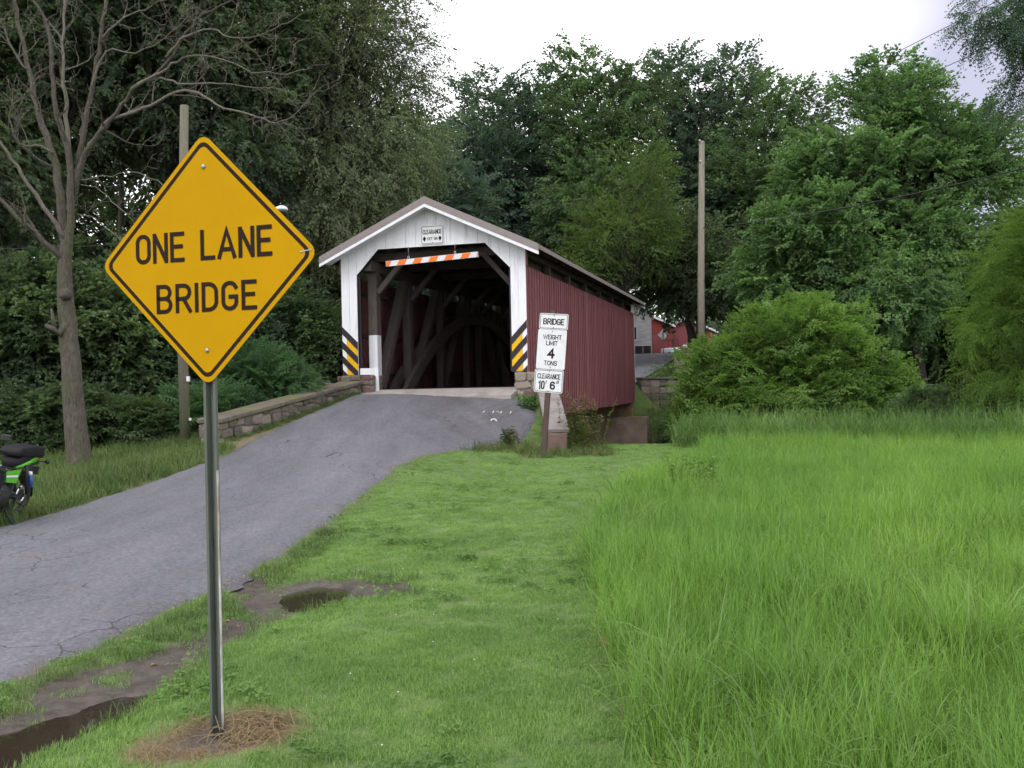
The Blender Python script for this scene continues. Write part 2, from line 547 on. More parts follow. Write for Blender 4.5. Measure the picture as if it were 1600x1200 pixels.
def H(x, y):
    x = np.asarray(x, float); y = np.asarray(y, float)
    s, t = st(x, y)
    # near side
    yc = np.clip(y, -40, 24.2)
    xl, xr = road_l(yc), road_r(yc)
    zr_edge = road_z(xr, yc); zl_edge = road_z(xl, yc)
    dr = x - xr
    ramp = 1.7 - 1.0 * ss(19, 22, yc)
    lawn = .05 * ss(-1.8, -1.0, x) + .05 * ss(15, 20, yc) + .015 * wob(x, y, .5)
    right = lawn + (zr_edge - lawn) * (1 - ss(0, 1, dr / ramp)) - .04 * ss(0, .3, dr)
    dl = xl - x
    left = zl_edge * (1 - .55 * ss(0, 3, dl)) - .5 * ss(5, 16, dl) * ss(14, 22, yc) + .03 * wob(x, y, .6) * ss(.2, 1, dl)
    on = road_z(x, yc) - .04
    h = np.where(x > xr, right - .04 * (1 - ss(0, .3, dr)), np.where(x < xl, left - .04 * (1 - ss(0, .4, dl)), on))
    # far side
    sa = np.abs(s)
    hf = zfar(t) - .06 - (1.15 * ss(2.5, 3.6, sa) * (1 - ss(19.5, 26, t)) + 1.25 * ss(2.7, 6.5, sa) * ss(19.5, 26, t)) * (1 - ss(40, 70, t)) - .5 * ss(7, 14, sa) * (1 - ss(30, 60, t)) + .05 * wob(x, y, .3) * ss(3, 6, sa)
    h = h + (hf - h) * ss(8, 10, t)
    # creek
    inside = sa < 3.6
    c0 = np.where(inside, ss(.15, 2.2, t), ss(-.3, 4.0, t + .25 * wob(x, y, .6)))
    win = 1 - ss(3.2, 4.6, sa)
    c = c0 * (1 - ss(0, 1, (t + .3 * (1 - win) * wob(x, y, .5) - (13.5 + 3.3 * win)) / (4.7 - 3.2 * win)))
    h = h + (-2.0 - h) * c
    # puddles, mud hollow
    sdm, sd1, sd2, sd3, dd = masks(x, y)
    h = h - .045 * (1 - ss(-.12, .10, sdm)) + (.014 * wob(x, y, 6.0) + .008 * wob(x, y, 17.0, 1.0)) * (1 - ss(-.1, .1, sdm))
    h = h - .07 * (1 - ss(-.10, .06, sd1)) - .06 * (1 - ss(-.10, .06, sd2)) - .03 * (1 - ss(-.08, .04, sd3))
    h = h - .015 * (1 - ss(.18, .30, dd)) + .010 * wob(x, y, 14.0) * (1 - ss(.2, .34, dd))
    h = h + .085 * np.exp(-((x + 1.15) ** 2 / .55 + (y - 4.1) ** 2 / 1.6)) * ss(-.05, .25, sdm)
    far = np.hypot(x, y)
    return h + .6 * ss(120, 600, far) * wob(x / 60, y / 60)


def hz(x, y):
    return float(H(np.array([x]), np.array([y]))[0])


def axis_grid(parts):
    out = []
    for a, b, step in parts:
        n = max(1, int(round((b - a) / step)))
        out += list(np.linspace(a, b, n, endpoint=False))
    out.append(parts[-1][1])
    return np.array(out)


def grid_obj(name, X, Y, Z, m, cols=None):
    ny, nx = X.shape
    me = bpy.data.meshes.new(name)
    v = np.stack([X, Y, Z], -1).reshape(-1, 3)
    i = np.arange(nx * ny).reshape(ny, nx)
    f = np.stack([i[:-1, :-1], i[:-1, 1:], i[1:, 1:], i[1:, :-1]], -1).reshape(-1, 4)
    me.vertices.add(len(v)); me.vertices.foreach_set('co', v.ravel())
    me.loops.add(f.size); me.loops.foreach_set('vertex_index', f.ravel())
    me.polygons.add(len(f)); me.polygons.foreach_set('loop_start', np.arange(0, f.size, 4))
    me.polygons.foreach_set('use_smooth', np.ones(len(f), bool))
    me.update(calc_edges=True)
    if cols is not None:
        a = me.attributes.new('mask', 'FLOAT_COLOR', 'POINT')
        a.data.foreach_set('color', cols.reshape(-1, 4).astype(np.float32).ravel())
    me.materials.append(m)
    o = bpy.data.objects.new(name, me)
    COL.objects.link(o)
    return o


# ground material: soil under grass, mud (R), dry straw litter (G), wetness (B), woodland floor (A)
def ground_material():
    m, t, b = newmat('ground_soil')
    N, L = t.nodes, t.links
    at_ = N.new('ShaderNodeAttribute'); at_.attribute_name = 'mask'
    sp = N.new('ShaderNodeSeparateColor')
    L.new(at_.outputs['Color'], sp.inputs[0])
    g = N.new('ShaderNodeNewGeometry')

    def noise(sc, d=6):
        n = N.new('ShaderNodeTexNoise')
        n.inputs['Scale'].default_value = sc; n.inputs['Detail'].default_value = d
        n.inputs['Roughness'].default_value = .65
        L.new(g.outputs['Position'], n.inputs['Vector'])
        return n

    def ramp(n, a, c, p0=.35, p1=.65):
        r = N.new('ShaderNodeValToRGB')
        r.color_ramp.elements[0].position = p0; r.color_ramp.elements[1].position = p1
        r.color_ramp.elements[0].color = (*a, 1); r.color_ramp.elements[1].color = (*c, 1)
        L.new(n.outputs['Fac'], r.inputs['Fac'])
        return r

    def mix(f, a, c):
        x = N.new('ShaderNodeMixRGB')
        L.new(f, x.inputs[0]); L.new(a, x.inputs[1]); L.new(c, x.inputs[2])
        return x.outputs[0]
    grass = ramp(noise(3.0), (.070, .120, .030), (.115, .175, .045))
    mud = ramp(noise(9.0), (.042, .033, .027), (.092, .073, .060))
    straw = ramp(noise(26.0), (.12, .078, .050), (.25, .165, .10))
    litter = ramp(noise(7.0), (.022, .024, .014), (.048, .045, .028))
    c = mix(at_.outputs['Alpha'], grass.outputs[0], litter.outputs[0])
    c = mix(sp.outputs[0], c, mud.outputs[0])
    c = mix(sp.outputs[1], c, straw.outputs[0])
    L.new(c, b.inputs['Base Color'])
    rr = N.new('ShaderNodeMapRange')
    rr.inputs['To Min'].default_value = .95; rr.inputs['To Max'].default_value = .28
    L.new(sp.outputs[2], rr.inputs['Value'])
    L.new(rr.outputs[0], b.inputs['Roughness'])
    bp = N.new('ShaderNodeBump'); bp.inputs['Strength'].default_value = .7; bp.inputs['Distance'].default_value = .03
    L.new(noise(22.0).outputs['Fac'], bp.inputs['Height'])
    L.new(bp.outputs[0], b.inputs['Normal'])
    return m


gx = axis_grid([(-900, -200, 100), (-200, -60, 14), (-60, -26, 3.0), (-26, -9, .5), (-9, -4.6, .15), (-4.6, .9, .055), (.9, 6, .2), (6, 26, .5), (26, 60, 3), (60, 200, 14), (200, 900, 100)])
gy = axis_grid([(-500, -60, 80), (-60, 0, 6), (0, 3, .3), (3, 9.6, .055), (9.6, 26, .16), (26, 48, .4), (48, 90, 1.5), (90, 200, 10), (200, 1500, 130)])
GX, GY = np.meshgrid(gx, gy)
GZ = H(GX, GY)
sdm, sd1, sd2, sd3, dd = masks(GX, GY)
S_, T_ = st(GX, GY)
xlg = road_l(np.clip(GY, -40, 24.2)); xrg = road_r(np.clip(GY, -40, 24.2))
mk = np.zeros(GX.shape + (4,))
edge_mud = (1 - ss(.0, .22, np.abs(GX - xrg) + .10 * wob(GX, GY, 5))) * (GY < 19) * (T_ < 0)
edge_left = (1 - ss(.1, .5, np.abs(GX - xlg) + .2 * wob(GX, GY, 3))) * (GY > 12) * (GY < 24)
creekm = ss(-1.2, -1.7, -GZ * -1) if False else (GZ < -.9).astype(float)
mk[..., 0] = np.clip(np.maximum.reduce([1 - ss(-.02, .08, sdm), 1 - ss(.20, .30, dd), .6 * edge_mud, .5 * edge_left, creekm]), 0, 1)
mk[..., 1] = np.clip(np.maximum.reduce([(1 - ss(.22, .44, dd)) * ss(.10, .22, dd) * (.6 + .5 * wob(GX, GY, 8)), .7 * edge_left * (wob(GX, GY, 2.2) > -.1)]), 0, 1)
mk[..., 2] = np.clip(1 - ss(-.05, .18, np.minimum(np.minimum(sd1, sd2), sd3)) + .55 * (1 - ss(-.05, .02, sdm)) * (wob(GX, GY, 3.3, .7) > 0), 0, 1)
wood = ss(1.8, 4.0, xlg - GX) * (GY > 8) + (T_ > 17) * ss(5, 9, np.abs(S_)) * (S_ < 0) + ss(30, 42, GY) * (S_ > 9)
mk[..., 3] = np.clip(wood, 0, 1)
ground = grid_obj('ground', GX, GY, GZ, ground_material(), mk)
tag(ground, kind='structure')


# roads
def road_material():
    m, t, b = newmat('worn_asphalt')
    N, L = t.nodes, t.links
    g = N.new('ShaderNodeNewGeometry')
    at_ = N.new('ShaderNodeAttribute'); at_.attribute_name = 'mask'
    sp = N.new('ShaderNodeSeparateColor'); L.new(at_.outputs['Color'], sp.inputs[0])

    def noise(sc, d=5, r=.6):
        n = N.new('ShaderNodeTexNoise')
        n.inputs['Scale'].default_value = sc; n.inputs['Detail'].default_value = d; n.inputs['Roughness'].default_value = r
        L.new(g.outputs['Position'], n.inputs['Vector'])
        return n
    r1 = N.new('ShaderNodeValToRGB')
    r1.color_ramp.elements[0].position = .3; r1.color_ramp.elements[1].position = .7
    r1.color_ramp.elements[0].color = (.088, .088, .101, 1); r1.color_ramp.elements[1].color = (.146, .145, .162, 1)
    mpr = N.new('ShaderNodeMapping'); mpr.inputs['Rotation'].default_value = (0, 0, .12); mpr.inputs['Scale'].default_value = (1.7, .32, 1)
    L.new(g.outputs['Position'], mpr.inputs['Vector'])
    nbig = noise(.8, 6, .7); L.new(mpr.outputs[0], nbig.inputs['Vector'])
    L.new(nbig.outputs['Fac'], r1.inputs['Fac'])
    # stones in the surface
    vo = N.new('ShaderNodeTexVoronoi'); vo.inputs['Scale'].default_value = 42
    L.new(g.outputs['Position'], vo.inputs['Vector'])
    hs = N.new('ShaderNodeMixRGB'); hs.blend_type = 'MULTIPLY'; hs.inputs[0].default_value = .85
    r2 = N.new('ShaderNodeValToRGB')
    r2.color_ramp.elements[0].color = (.62, .62, .63, 1); r2.color_ramp.elements[1].color = (1.38, 1.37, 1.40, 1)
    L.new(vo.outputs['Color'], r2.inputs['Fac'])
    L.new(r1.outputs[0], hs.inputs[1]); L.new(r2.outputs[0], hs.inputs[2])
    dk = N.new('ShaderNodeMixRGB')
    L.new(sp.outputs[0], dk.inputs[0]); L.new(hs.outputs[0], dk.inputs[1]); dk.inputs[2].default_value = (.072, .064, .072, 1)
    # rusty / muddy stain
    r3 = N.new('ShaderNodeValToRGB'); r3.color_ramp.elements[0].position = .60; r3.color_ramp.elements[1].position = .74
    L.new(noise(1.9, 5).outputs['Fac'], r3.inputs['Fac'])
    mu = N.new('ShaderNodeMath'); mu.operation = 'MULTIPLY'
    L.new(r3.outputs[0], mu.inputs[0]); L.new(sp.outputs[1], mu.inputs[1])
    st_ = N.new('ShaderNodeMixRGB'); L.new(mu.outputs[0], st_.inputs[0]); L.new(dk.outputs[0], st_.inputs[1]); st_.inputs[2].default_value = (.15, .10, .075, 1)
    # cracks
    cn = N.new('ShaderNodeMixRGB'); cn.inputs[0].default_value = .25
    L.new(g.outputs['Position'], cn.inputs[1]); L.new(noise(1.2, 4).outputs['Color'], cn.inputs[2])
    vc = N.new('ShaderNodeTexVoronoi'); vc.feature = 'DISTANCE_TO_EDGE'; vc.inputs['Scale'].default_value = 2.6
    L.new(cn.outputs[0], vc.inputs['Vector'])
    lt = N.new('ShaderNodeMapRange'); lt.inputs['From Min'].default_value = .004; lt.inputs['From Max'].default_value = .018
    lt.inputs['To Min'].default_value = 1; lt.inputs['To Max'].default_value = 0
    L.new(vc.outputs['Distance'], lt.inputs['Value'])
    cm = N.new('ShaderNodeMath'); cm.operation = 'MULTIPLY'
    L.new(lt.outputs[0], cm.inputs[0]); L.new(sp.outputs[2], cm.inputs[1])
    ck = N.new('ShaderNodeMixRGB'); L.new(cm.outputs[0], ck.inputs[0]); L.new(st_.outputs[0], ck.inputs[1]); ck.inputs[2].default_value = (.03, .028, .03, 1)
    L.new(ck.outputs[0], b.inputs['Base Color'])
    b.inputs['Roughness'].default_value = .72
    bp = N.new('ShaderNodeBump'); bp.inputs['Strength'].default_value = .55; bp.inputs['Distance'].default_value = .012
    L.new(vo.outputs['Distance'], bp.inputs['Height'])
    L.new(bp.outputs[0], b.inputs['Normal'])
    return m


M['asphalt'] = road_material()
ry = axis_grid([(-30, 2, .5), (2, 11, .09), (11, 24, .12)])
ru = np.linspace(0, 1, 66)
RU, RYY = np.meshgrid(ru, ry)
jl = .05 * wob(RYY * 0 + 3, RYY, 3.1) + .03 * wob(RYY * 0, RYY, 9.0)
jr = .06 * wob(RYY * 0 + 9, RYY, 2.7, 1.0) + .035 * wob(RYY * 0 + 1, RYY, 8.0)
RX = road_l(RYY) + jl + RU * (road_r(RYY) + jr - road_l(RYY) - jl)
edge = np.minimum(RU, 1 - RU) * (road_r(RYY) - road_l(RYY))
RZZ = road_z(RX, RYY) + .012 * wob(RX, RYY, .8) - .060 * (1 - ss(0, .22, edge))
s_r, t_r = st(RX, RYY)
rm = np.zeros(RX.shape + (4,)); rm[..., 3] = 1
patch = ss(17.5, 20.5, RYY) * ss(-3.0, -1.2, RX + .3 * wob(RX, RYY, 1.5)) * (.55 + .45 * wob(RX, RYY, 2.3))
rm[..., 0] = np.clip(np.maximum(.9 * patch, .75 * (1 - ss(.0, .25, edge + .1 * wob(RX, RYY, 4)))), 0, 1)
rm[..., 1] = np.clip(np.maximum(1 - ss(.1, .9, edge), .25), 0, 1)
rm[..., 2] = np.clip(.15 + patch + .8 * (wob(RX, RYY, .45, 3.0) > .35), 0, 1)
RZZ = RZZ - .10 * ss(-.75, -.55, t_r)                 # runs in under the concrete sill of the deck
road = grid_obj('road', RX, RYY, RZZ, M['asphalt'], rm)
tag(road, kind='structure')
fs, ft = np.meshgrid(np.linspace(-2.3, 2.4, 14), axis_grid([(18.5, 46, 1.0), (46, 110, 4)]))
fx, fy = xy(fs, ft)
fmk = np.zeros(fs.shape + (4,)); fmk[..., 3] = 1; fmk[..., 2] = .1
far_road = grid_obj('road_beyond_bridge', fx, fy, zfar(ft) + .012, M['asphalt'], fmk)
tag(far_road, kind='structure')

# water
wm, wt, wb_ = newmat('brown_water')
wb_.inputs['Base Color'].default_value = (.030, .022, .016, 1)
wb_.inputs['Roughness'].default_value = .06
wb_.inputs['Specular IOR Level'].default_value = .5
_n = wt.nodes.new('ShaderNodeTexNoise'); _n.inputs['Scale'].default_value = 7.0; _n.inputs['Detail'].default_value = 4
_b = wt.nodes.new('ShaderNodeBump'); _b.inputs['Strength'].default_value = .06; _b.inputs['Distance'].default_value = .02
_g = wt.nodes.new('ShaderNodeNewGeometry')
wt.links.new(_g.outputs['Position'], _n.inputs['Vector'])
wt.links.new(_n.outputs['Fac'], _b.inputs['Height']); wt.links.new(_b.outputs[0], wb_.inputs['Normal'])
M['water'] = wm


def puddle(poly, z, grow):
    P = np.array(poly); c = P.mean(0)
    mb = MB()
    d = P - c
    Q = c + d * (1 + grow / np.linalg.norm(d, axis=1, keepdims=True))
    mb.add([(q[0], q[1], z) for q in Q], [tuple(range(len(Q)))])
    return tag(mb.build('puddle', M['water']), kind='structure')


puddle(PUD1, -.095, .25)
puddle(PUD2, -.095, .15)
puddle(PUD3, -.098, .08)
mb = MB()
cw = [xy(-45, 4), xy(45, 4), xy(45, 16.5), xy(-45, 16.5)]
mb.add([(a, b, -1.72) for a, b in cw], [(0, 1, 2, 3)])
tag(mb.build('creek_water', M['water']), kind='structure')
#@@STRUCTURE

# ------------------------------------------------------------------ lettering: a stroke alphabet like the one on road signs
def arc(cx, cy, rx, ry, a0, a1, n=9):
    return [(cx + rx * math.cos(R(a0 + (a1 - a0) * i / (n - 1))), cy + ry * math.sin(R(a0 + (a1 - a0) * i / (n - 1)))) for i in range(n)]


def glyph(ch, w):
    h = 1.0
    r = w / 2
    if ch in 'O0': return [arc(r, 1 - r, r, r, 180, 0) + arc(r, r, r, r, 0, -180) + [(0, 1 - r)]]
    if ch == 'N': return [[(0, 0), (0, 1)], [(0.02, .98), (w - .02, .02)], [(w, 1), (w, 0)]]
    if ch == 'E': return [[(w, 1), (0, 1), (0, 0), (w, 0)], [(0, .52), (w * .85, .52)]]
    if ch == 'F': return [[(w, 1), (0, 1), (0, 0)], [(0, .52), (w * .85, .52)]]
    if ch == 'L': return [[(0, 1), (0, 0), (w, 0)]]
    if ch == 'A': return [[(0, 0), (w / 2, 1), (w, 0)], [(w * .18, .28), (w * .82, .28)]]
    if ch == 'B': return [[(0, 0), (0, 1), (w * .55, 1)] + arc(w * .55, .76, w * .40, .24, 90, -90)[1:] + [(0, .52)], [(w * .5, .52)] + arc(w * .55, .26, w * .45, .26, 90, -90) + [(0, 0)]]
    if ch == 'R': return [[(0, 0), (0, 1), (w * .55, 1)] + arc(w * .55, .74, w * .43, .26, 90, -90)[1:] + [(0, .48)], [(w * .5, .48), (w, 0)]]
    if ch == 'I': return [[(0, 0), (0, 1)]]
    if ch == 'D': return [[(0, 0), (0, 1), (w * .4, 1)] + arc(w * .4, .68, w * .6, .32, 90, 0)[1:] + arc(w * .4, .32, w * .6, .32, 0, -90) + [(0, 0)]]
    if ch == 'G': return [arc(r, 1 - r, r, r, 20, 180) + arc(r, r, r, r, 180, 360) + [(w, .46), (w * .55, .46)]]
    if ch == 'C': return [arc(r, 1 - r, r, r, 20, 180) + arc(r, r, r, r, 180, 340)]
    if ch == 'W': return [[(0, 1), (w * .25, 0), (w * .5, .9), (w * .75, 0), (w, 1)]]
    if ch == 'H': return [[(0, 0), (0, 1)], [(w, 0), (w, 1)], [(0, .5), (w, .5)]]
    if ch == 'T': return [[(0, 1), (w, 1)], [(w / 2, 1), (w / 2, 0)]]
    if ch == 'M': return [[(0, 0), (0, 1), (w / 2, .2), (w, 1), (w, 0)]]
    if ch == 'S': return [arc(r, .75, r, .25, 20, 180, 8) + arc(r, .75, r, .25, 180, 270, 5)[1:] + arc(r, .25, r, .25, 90, 0, 5)[0:] + arc(r, .25, r, .25, 0, -160, 8)[1:]]
    if ch == '1': return [[(0, .8), (w * .6, 1), (w * .6, 0)]]
    if ch == '4': return [[(w * .75, 0), (w * .75, 1), (0, .32), (w, .32)]]
    if ch == '6': return [arc(r, 1 - r, r, r, 30, 180) + arc(r, .30, r, .30, 180, 540, 17)]
    if ch == "'": return [[(w * .3, 1.05), (w * .1, .75)]]
    if ch == '"': return [[(w * .3, 1.05), (w * .1, .75)], [(w * .9, 1.05), (w * .7, .75)]]
    return []


def letters(mb, text, x0, x1, z0, h, sw, y, wid=.55, gap=.22, space=.45, wscale=None):
    """draw text between x0 and x1 on the plane y, baseline z0, cap height h, stroke sw"""
    ws = {'I': .0, "'": .2, '"': .45, 'W': .85, 'M': .75, '1': .35, ' ': space, 'L': .46, 'E': .46, 'F': .46, 'T': .56, 'A': .62}
    tot = sum(ws.get(c, wid) + gap for c in text) - gap
    k = (x1 - x0 - sw) / tot
    x = x0 + sw / 2
    hh = h - sw
    for c in text:
        w = ws.get(c, wid)
        for pl in glyph(c, w / (hh) * 1.0 if False else w):
            pts = [(x + p[0] * k, z0 + sw / 2 + p[1] * hh) for p in pl]
            y -= .00012
            stroke(mb, pts, sw, y)
        x += (w + gap) * k
    return mb


def stroke(mb, pts, sw, y):
    P = [Vector((p[0], p[1])) for p in pts]
    Q = [P[0]]
    for p in P[1:]:
        if (p - Q[-1]).length > 1e-5: Q.append(p)
    P = Q
    n = len(P)
    closed = (P[0] - P[-1]).length < 1e-4
    if closed: P = P[:-1]; n -= 1
    Lf, Rt = [], []
    for i in range(n):
        a = P[i - 1] if (i > 0 or closed) else None
        b = P[(i + 1) % n] if (i < n - 1 or closed) else None
        d1 = (P[i] - a).normalized() if a is not None else None
        d2 = (b - P[i]).normalized() if b is not None else None
        if d1 is None: d1 = d2
        if d2 is None: d2 = d1
        n1 = Vector((-d1.y, d1.x)); n2 = Vector((-d2.y, d2.x))
        m = n1 + n2
        if m.length < .2: m = n1
        m.normalize()
        ml = sw / 2 / max(.45, m.dot(n1))
        ext = Vector((0, 0))
        if not closed and i == 0: ext = -d2 * sw / 2
        if not closed and i == n - 1: ext = d1 * sw / 2
        Lf.append(P[i] + m * ml + ext); Rt.append(P[i] - m * ml + ext)
    base = len(mb.v)
    for i in range(n):
        mb.v.append((Lf[i].x, y, Lf[i].y)); mb.v.append((Rt[i].x, y, Rt[i].y))
    m = n if closed else n - 1
    for i in range(m):
        j = (i + 1) % n
        mb.f.append((base + 2 * i, base + 2 * i + 1, base + 2 * j + 1, base + 2 * j)); mb.s.append(False)


def round_rect(w, h, r, n=5, cx=0, cz=0):
    out = []
    for sx, sz, a in ((1, 1, 0), (-1, 1, 90), (-1, -1, 180), (1, -1, 270)):
        for i in range(n):
            t = R(a + 90 * i / (n - 1))
            out.append((cx + sx * (w / 2 - r) + r * math.cos(t), cz + sz * (h / 2 - r) + r * math.sin(t)))
    return out


def ring(mb, outer, inner, y):
    n = len(outer)
    b = len(mb.v)
    mb.v.extend([(p[0], y, p[1]) for p in outer] + [(p[0], y, p[1]) for p in inner])
    for i in range(n):
        j = (i + 1) % n
        mb.f.append((b + i, b + j, b + n + j, b + n + i)); mb.s.append(False)


# ------------------------------------------------------------------ the covered bridge (local x across, y along the deck, z up)
BR = empty('covered_bridge', (P0[0], P0[1], 0), -AX)
tag(BR, 'red wooden covered bridge with white portal spanning the creek', 'covered bridge')
BL = 18.2
FLOOR = 1.47
RIDGE, EAVE = 6.25, 4.90
SLOPE = (RIDGE - EAVE) / 2.9


def roofz(s): return RIDGE - abs(s) * SLOPE


# portal boards, cut to the opening
OPEN = [(-2.06, 4.47), (-1.45, 5.11), (1.45, 5.11), (2.10, 4.45)]


def open_top(s):
    """height of the opening's upper edge at s (None outside the opening)"""
    if s <= -2.06 or s >= 2.10: return None
    xs = [p[0] for p in OPEN]; zs = [p[1] for p in OPEN]
    return float(np.interp(s, xs, zs))


def portal(t0, t1, parent):
    edges = [-2.5, -2.28, -2.06]
    inner = list(np.linspace(-2.06, 2.10, 16))[1:]
    edges += inner + [2.30, 2.5]
    for i, (a, b) in enumerate(zip(edges[:-1], edges[1:])):
        g = .006
        a2, b2 = a + g / 2, b - g / 2
        top = lambda s: roofz(s) - .13
        mid = (a + b) / 2
        if open_top(mid) is None:
            bot = [(a2, 1.86), (b2, 1.86)]
        else:
            bot = [(a2, open_top(max(a2, -2.055))), (b2, open_top(min(b2, 2.095)))]
            for p in OPEN:
                if a2 + .01 < p[0] < b2 - .01: bot.insert(1, p)
        tp = [(b2, top(b2)), (a2, top(a2))]
        if a2 < 0 < b2: tp.insert(1, (0, top(0)))
        jit = .005 * ((i * 7) % 3 - 1)
        MB().prism(bot + tp, 'y', t0 + jit, t1 + jit).build('portal_board', M['white'], parent)


portal(-.03, .0, BR)
portal(BL, BL + .03, BR)
# black reveal edges of the opening
mb = MB()
pts = [(-2.06, 1.86)] + OPEN + [(2.10, 1.86)]
for a, b in zip(pts[:-1], pts[1:]):
    mb.bar((a[0], .07, a[1] + .012), (b[0], .07, b[1] + .012), .12, .03, up=(0, 1, 0) if abs(a[0] - b[0]) < .01 else (0, 0, 1))
mb.build('opening_reveal', M['black'], BR)

# painted black stripes on the portal legs
def stripe(side, zb, zt_in, s_out, s_in, y0, y1, name, m, parent, hgt):
    a, b = s_out, s_in
    poly = [(a, zb), (b, zt_in), (b, zt_in + hgt), (a, zb + hgt)]
    return MB().prism(poly, 'y', y0, y1).build(name, m, parent)


def clip_low(poly, zmin):
    out = []
    n = len(poly)
    for i in range(n):
        a, b = poly[i], poly[(i + 1) % n]
        if a[1] >= zmin: out.append(a)
        if (a[1] >= zmin) != (b[1] >= zmin):
            t = (zmin - a[1]) / (b[1] - a[1])
            out.append((a[0] + t * (b[0] - a[0]), zmin))
    return out


for side, s_out, s_in in ((-1, -2.498, -2.064), (1, 2.498, 2.104)):
    for k in range(4):
        zo = 2.94 - .375 * k                     # lower edge at the outside
        dz = -.42
        poly = clip_low([(s_out, zo), (s_in, zo + dz), (s_in, zo + dz + .20), (s_out, zo + .20)], 1.862)
        if len(poly) > 2: MB().prism(poly, 'y', -.041, -.036).build('painted_stripe', M['black'], BR)
    # yellow object marker over the inner part of the leg
    om = empty('object_marker', BR.matrix_world @ Vector((0, 0, 0)) if False else (P0[0], P0[1], 0), -AX)
    tag(om, 'yellow and black striped hazard panel on the %s leg of the white portal' % ('wing-wall side left' if side < 0 else 'right'), 'hazard marker', 'hazard panels on the portal')
    om['label'] = 'yellow and black hazard panel on portal leg beside %s' % ('the mossy long stone wall' if side < 0 else 'the red siding')
    so = s_in + (s_out - s_in) * .70
    zz0, zz1 = 1.875, 2.80
    MB().prism([(so, zz0), (s_in + .004 * side, zz0), (s_in + .004 * side, 2.94 - .42 + .1), (so, 2.94 - .42 * (so - s_out) / (s_in - s_out) + .1)], 'y', -.050, -.044).build('panel', M['yellow'], om)
    for k in range(4):
        zo = 2.94 - .375 * k
        f = lambda s: zo - .42 * (s - s_out) / (s_in - s_out)
        poly = clip_low([(so, f(so)), (s_in, f(s_in)), (s_in, f(s_in) + .20), (so, f(so) + .20)], zz0)
        if len(poly) > 2: MB().prism(poly, 'y', -.055, -.0505).build('black_stripe', M['black'], om)

# side siding: boards and battens, joined because each is a few pixels wide
for side in (-1, 1):
    mb = MB()
    n = 66
    pw = (BL - .02) / n
    for i in range(n):
        y0 = .012 + i * pw
        jit = random.uniform(-.004, .004)
        zb = .66 + random.uniform(-.012, .012)
        mb.box((side * (2.478 + jit), y0 + pw / 2, (zb + 4.48) / 2), (.028, pw - .012, 4.48 - zb))
        mb.box((side * (2.503 + jit), y0, (zb + 4.48) / 2), (.022, .055, 4.48 - zb))
    o = mb.build('siding', M['red'], BR)
    o['kind'] = 'stuff'
    # corner boards and the open strip under the eaves
    for y in np.linspace(.10, BL - .1, 8):
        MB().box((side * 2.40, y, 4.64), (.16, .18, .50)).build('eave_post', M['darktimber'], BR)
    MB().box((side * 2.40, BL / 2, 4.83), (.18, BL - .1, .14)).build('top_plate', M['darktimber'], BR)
    MB().box((side * 2.515, .02, 4.66), (.02, .14, .36)).build('corner_board', M['red'], BR)
    MB().box((side * 2.49, BL - .35, 4.66), (.03, .70, .34)).build('end_panel', M['white'], BR)
# roof
for side in (-1, 1):
    a = math.atan(SLOPE)
    L_ = 2.9 / math.cos(a)
    mb = MB()
    mid = (side * 1.45, BL / 2, (RIDGE + EAVE) / 2 + .01)
    mb.box(mid, (L_, BL + .78, .035), (0, side * a, 0))
    for y in np.linspace(-.35, BL + .35, 46):
        cx = Vector(mid); cx.y = y; cx += Matrix.Rotation(side * a, 3, 'Y') @ Vector((0, 0, .03))
        mb.box(cx, (L_, .025, .03), (0, side * a, 0))
    mb.build('roof', M['roofmetal'], BR)
    mb = MB()
    for y in np.linspace(.3, BL - .3, 20):
        cx = Vector(mid); cx.y = y; cx += Matrix.Rotation(side * a, 3, 'Y') @ Vector((0, 0, -.09))
        mb.box(cx, (L_ - .1, .07, .13), (0, side * a, 0))
    o = mb.build('rafters', M['darktimber'], BR); o['kind'] = 'stuff'
    for y, nm in ((-.405, 0), (BL + .405, 1)):
        # rake: taupe metal edge with a white board under it
        p0 = (0, y, RIDGE + .02); p1 = (side * 2.93, y, EAVE + .02 - .01)
        dz = .10
        MB().prism([(0, RIDGE + .06), (side * 2.93, EAVE + .05), (side * 2.93, EAVE - .13), (0, RIDGE - .12)], 'y', y - .02, y + .02).build('rake_trim', M['rake'], BR)
        MB().prism([(0, RIDGE - .12), (side * 2.93, EAVE - .13), (side * 2.93, EAVE - .215), (0, RIDGE - .205)], 'y', y - .012, y + .016).build('rake_board', M['white'], BR)
    MB().prism([(0, RIDGE - .14), (side * 2.80, EAVE - .11), (side * 2.80, EAVE - .135), (0, RIDGE - .165)], 'y', -.39, -.02).build('rake_soffit', M['white'], BR)
    MB().prism([(0, RIDGE - .14), (side * 2.80, EAVE - .11), (side * 2.80, EAVE - .135), (0, RIDGE - .165)], 'y', BL + .04, BL + .39).build('rake_soffit', M['white'], BR)
    MB().box((side * 2.915, BL / 2, EAVE - .02), (.03, BL + .76, .10)).build('eave_board', M['rake'], BR)
# deck
mb = MB()
for i in range(72):
    y = .12 + i * .252
    mb.box((0, y + .12, FLOOR - .04 + random.uniform(-.004, .004)), (4.6, .238, .08))
o = mb.build('deck_planks', M['timber'], BR); o['kind'] = 'stuff'
for s in (-2.1, -1.0, 0, 1.0, 2.1):
    MB().box((s, BL / 2, 1.22), (.22, BL - .1, .32)).build('stringer', M['darktimber'], BR)
for s in (-2.28, 2.28):
    MB().box((s, BL / 2, .86), (.24, BL - .2, .36)).build('bottom_chord', M['darktimber'], BR)
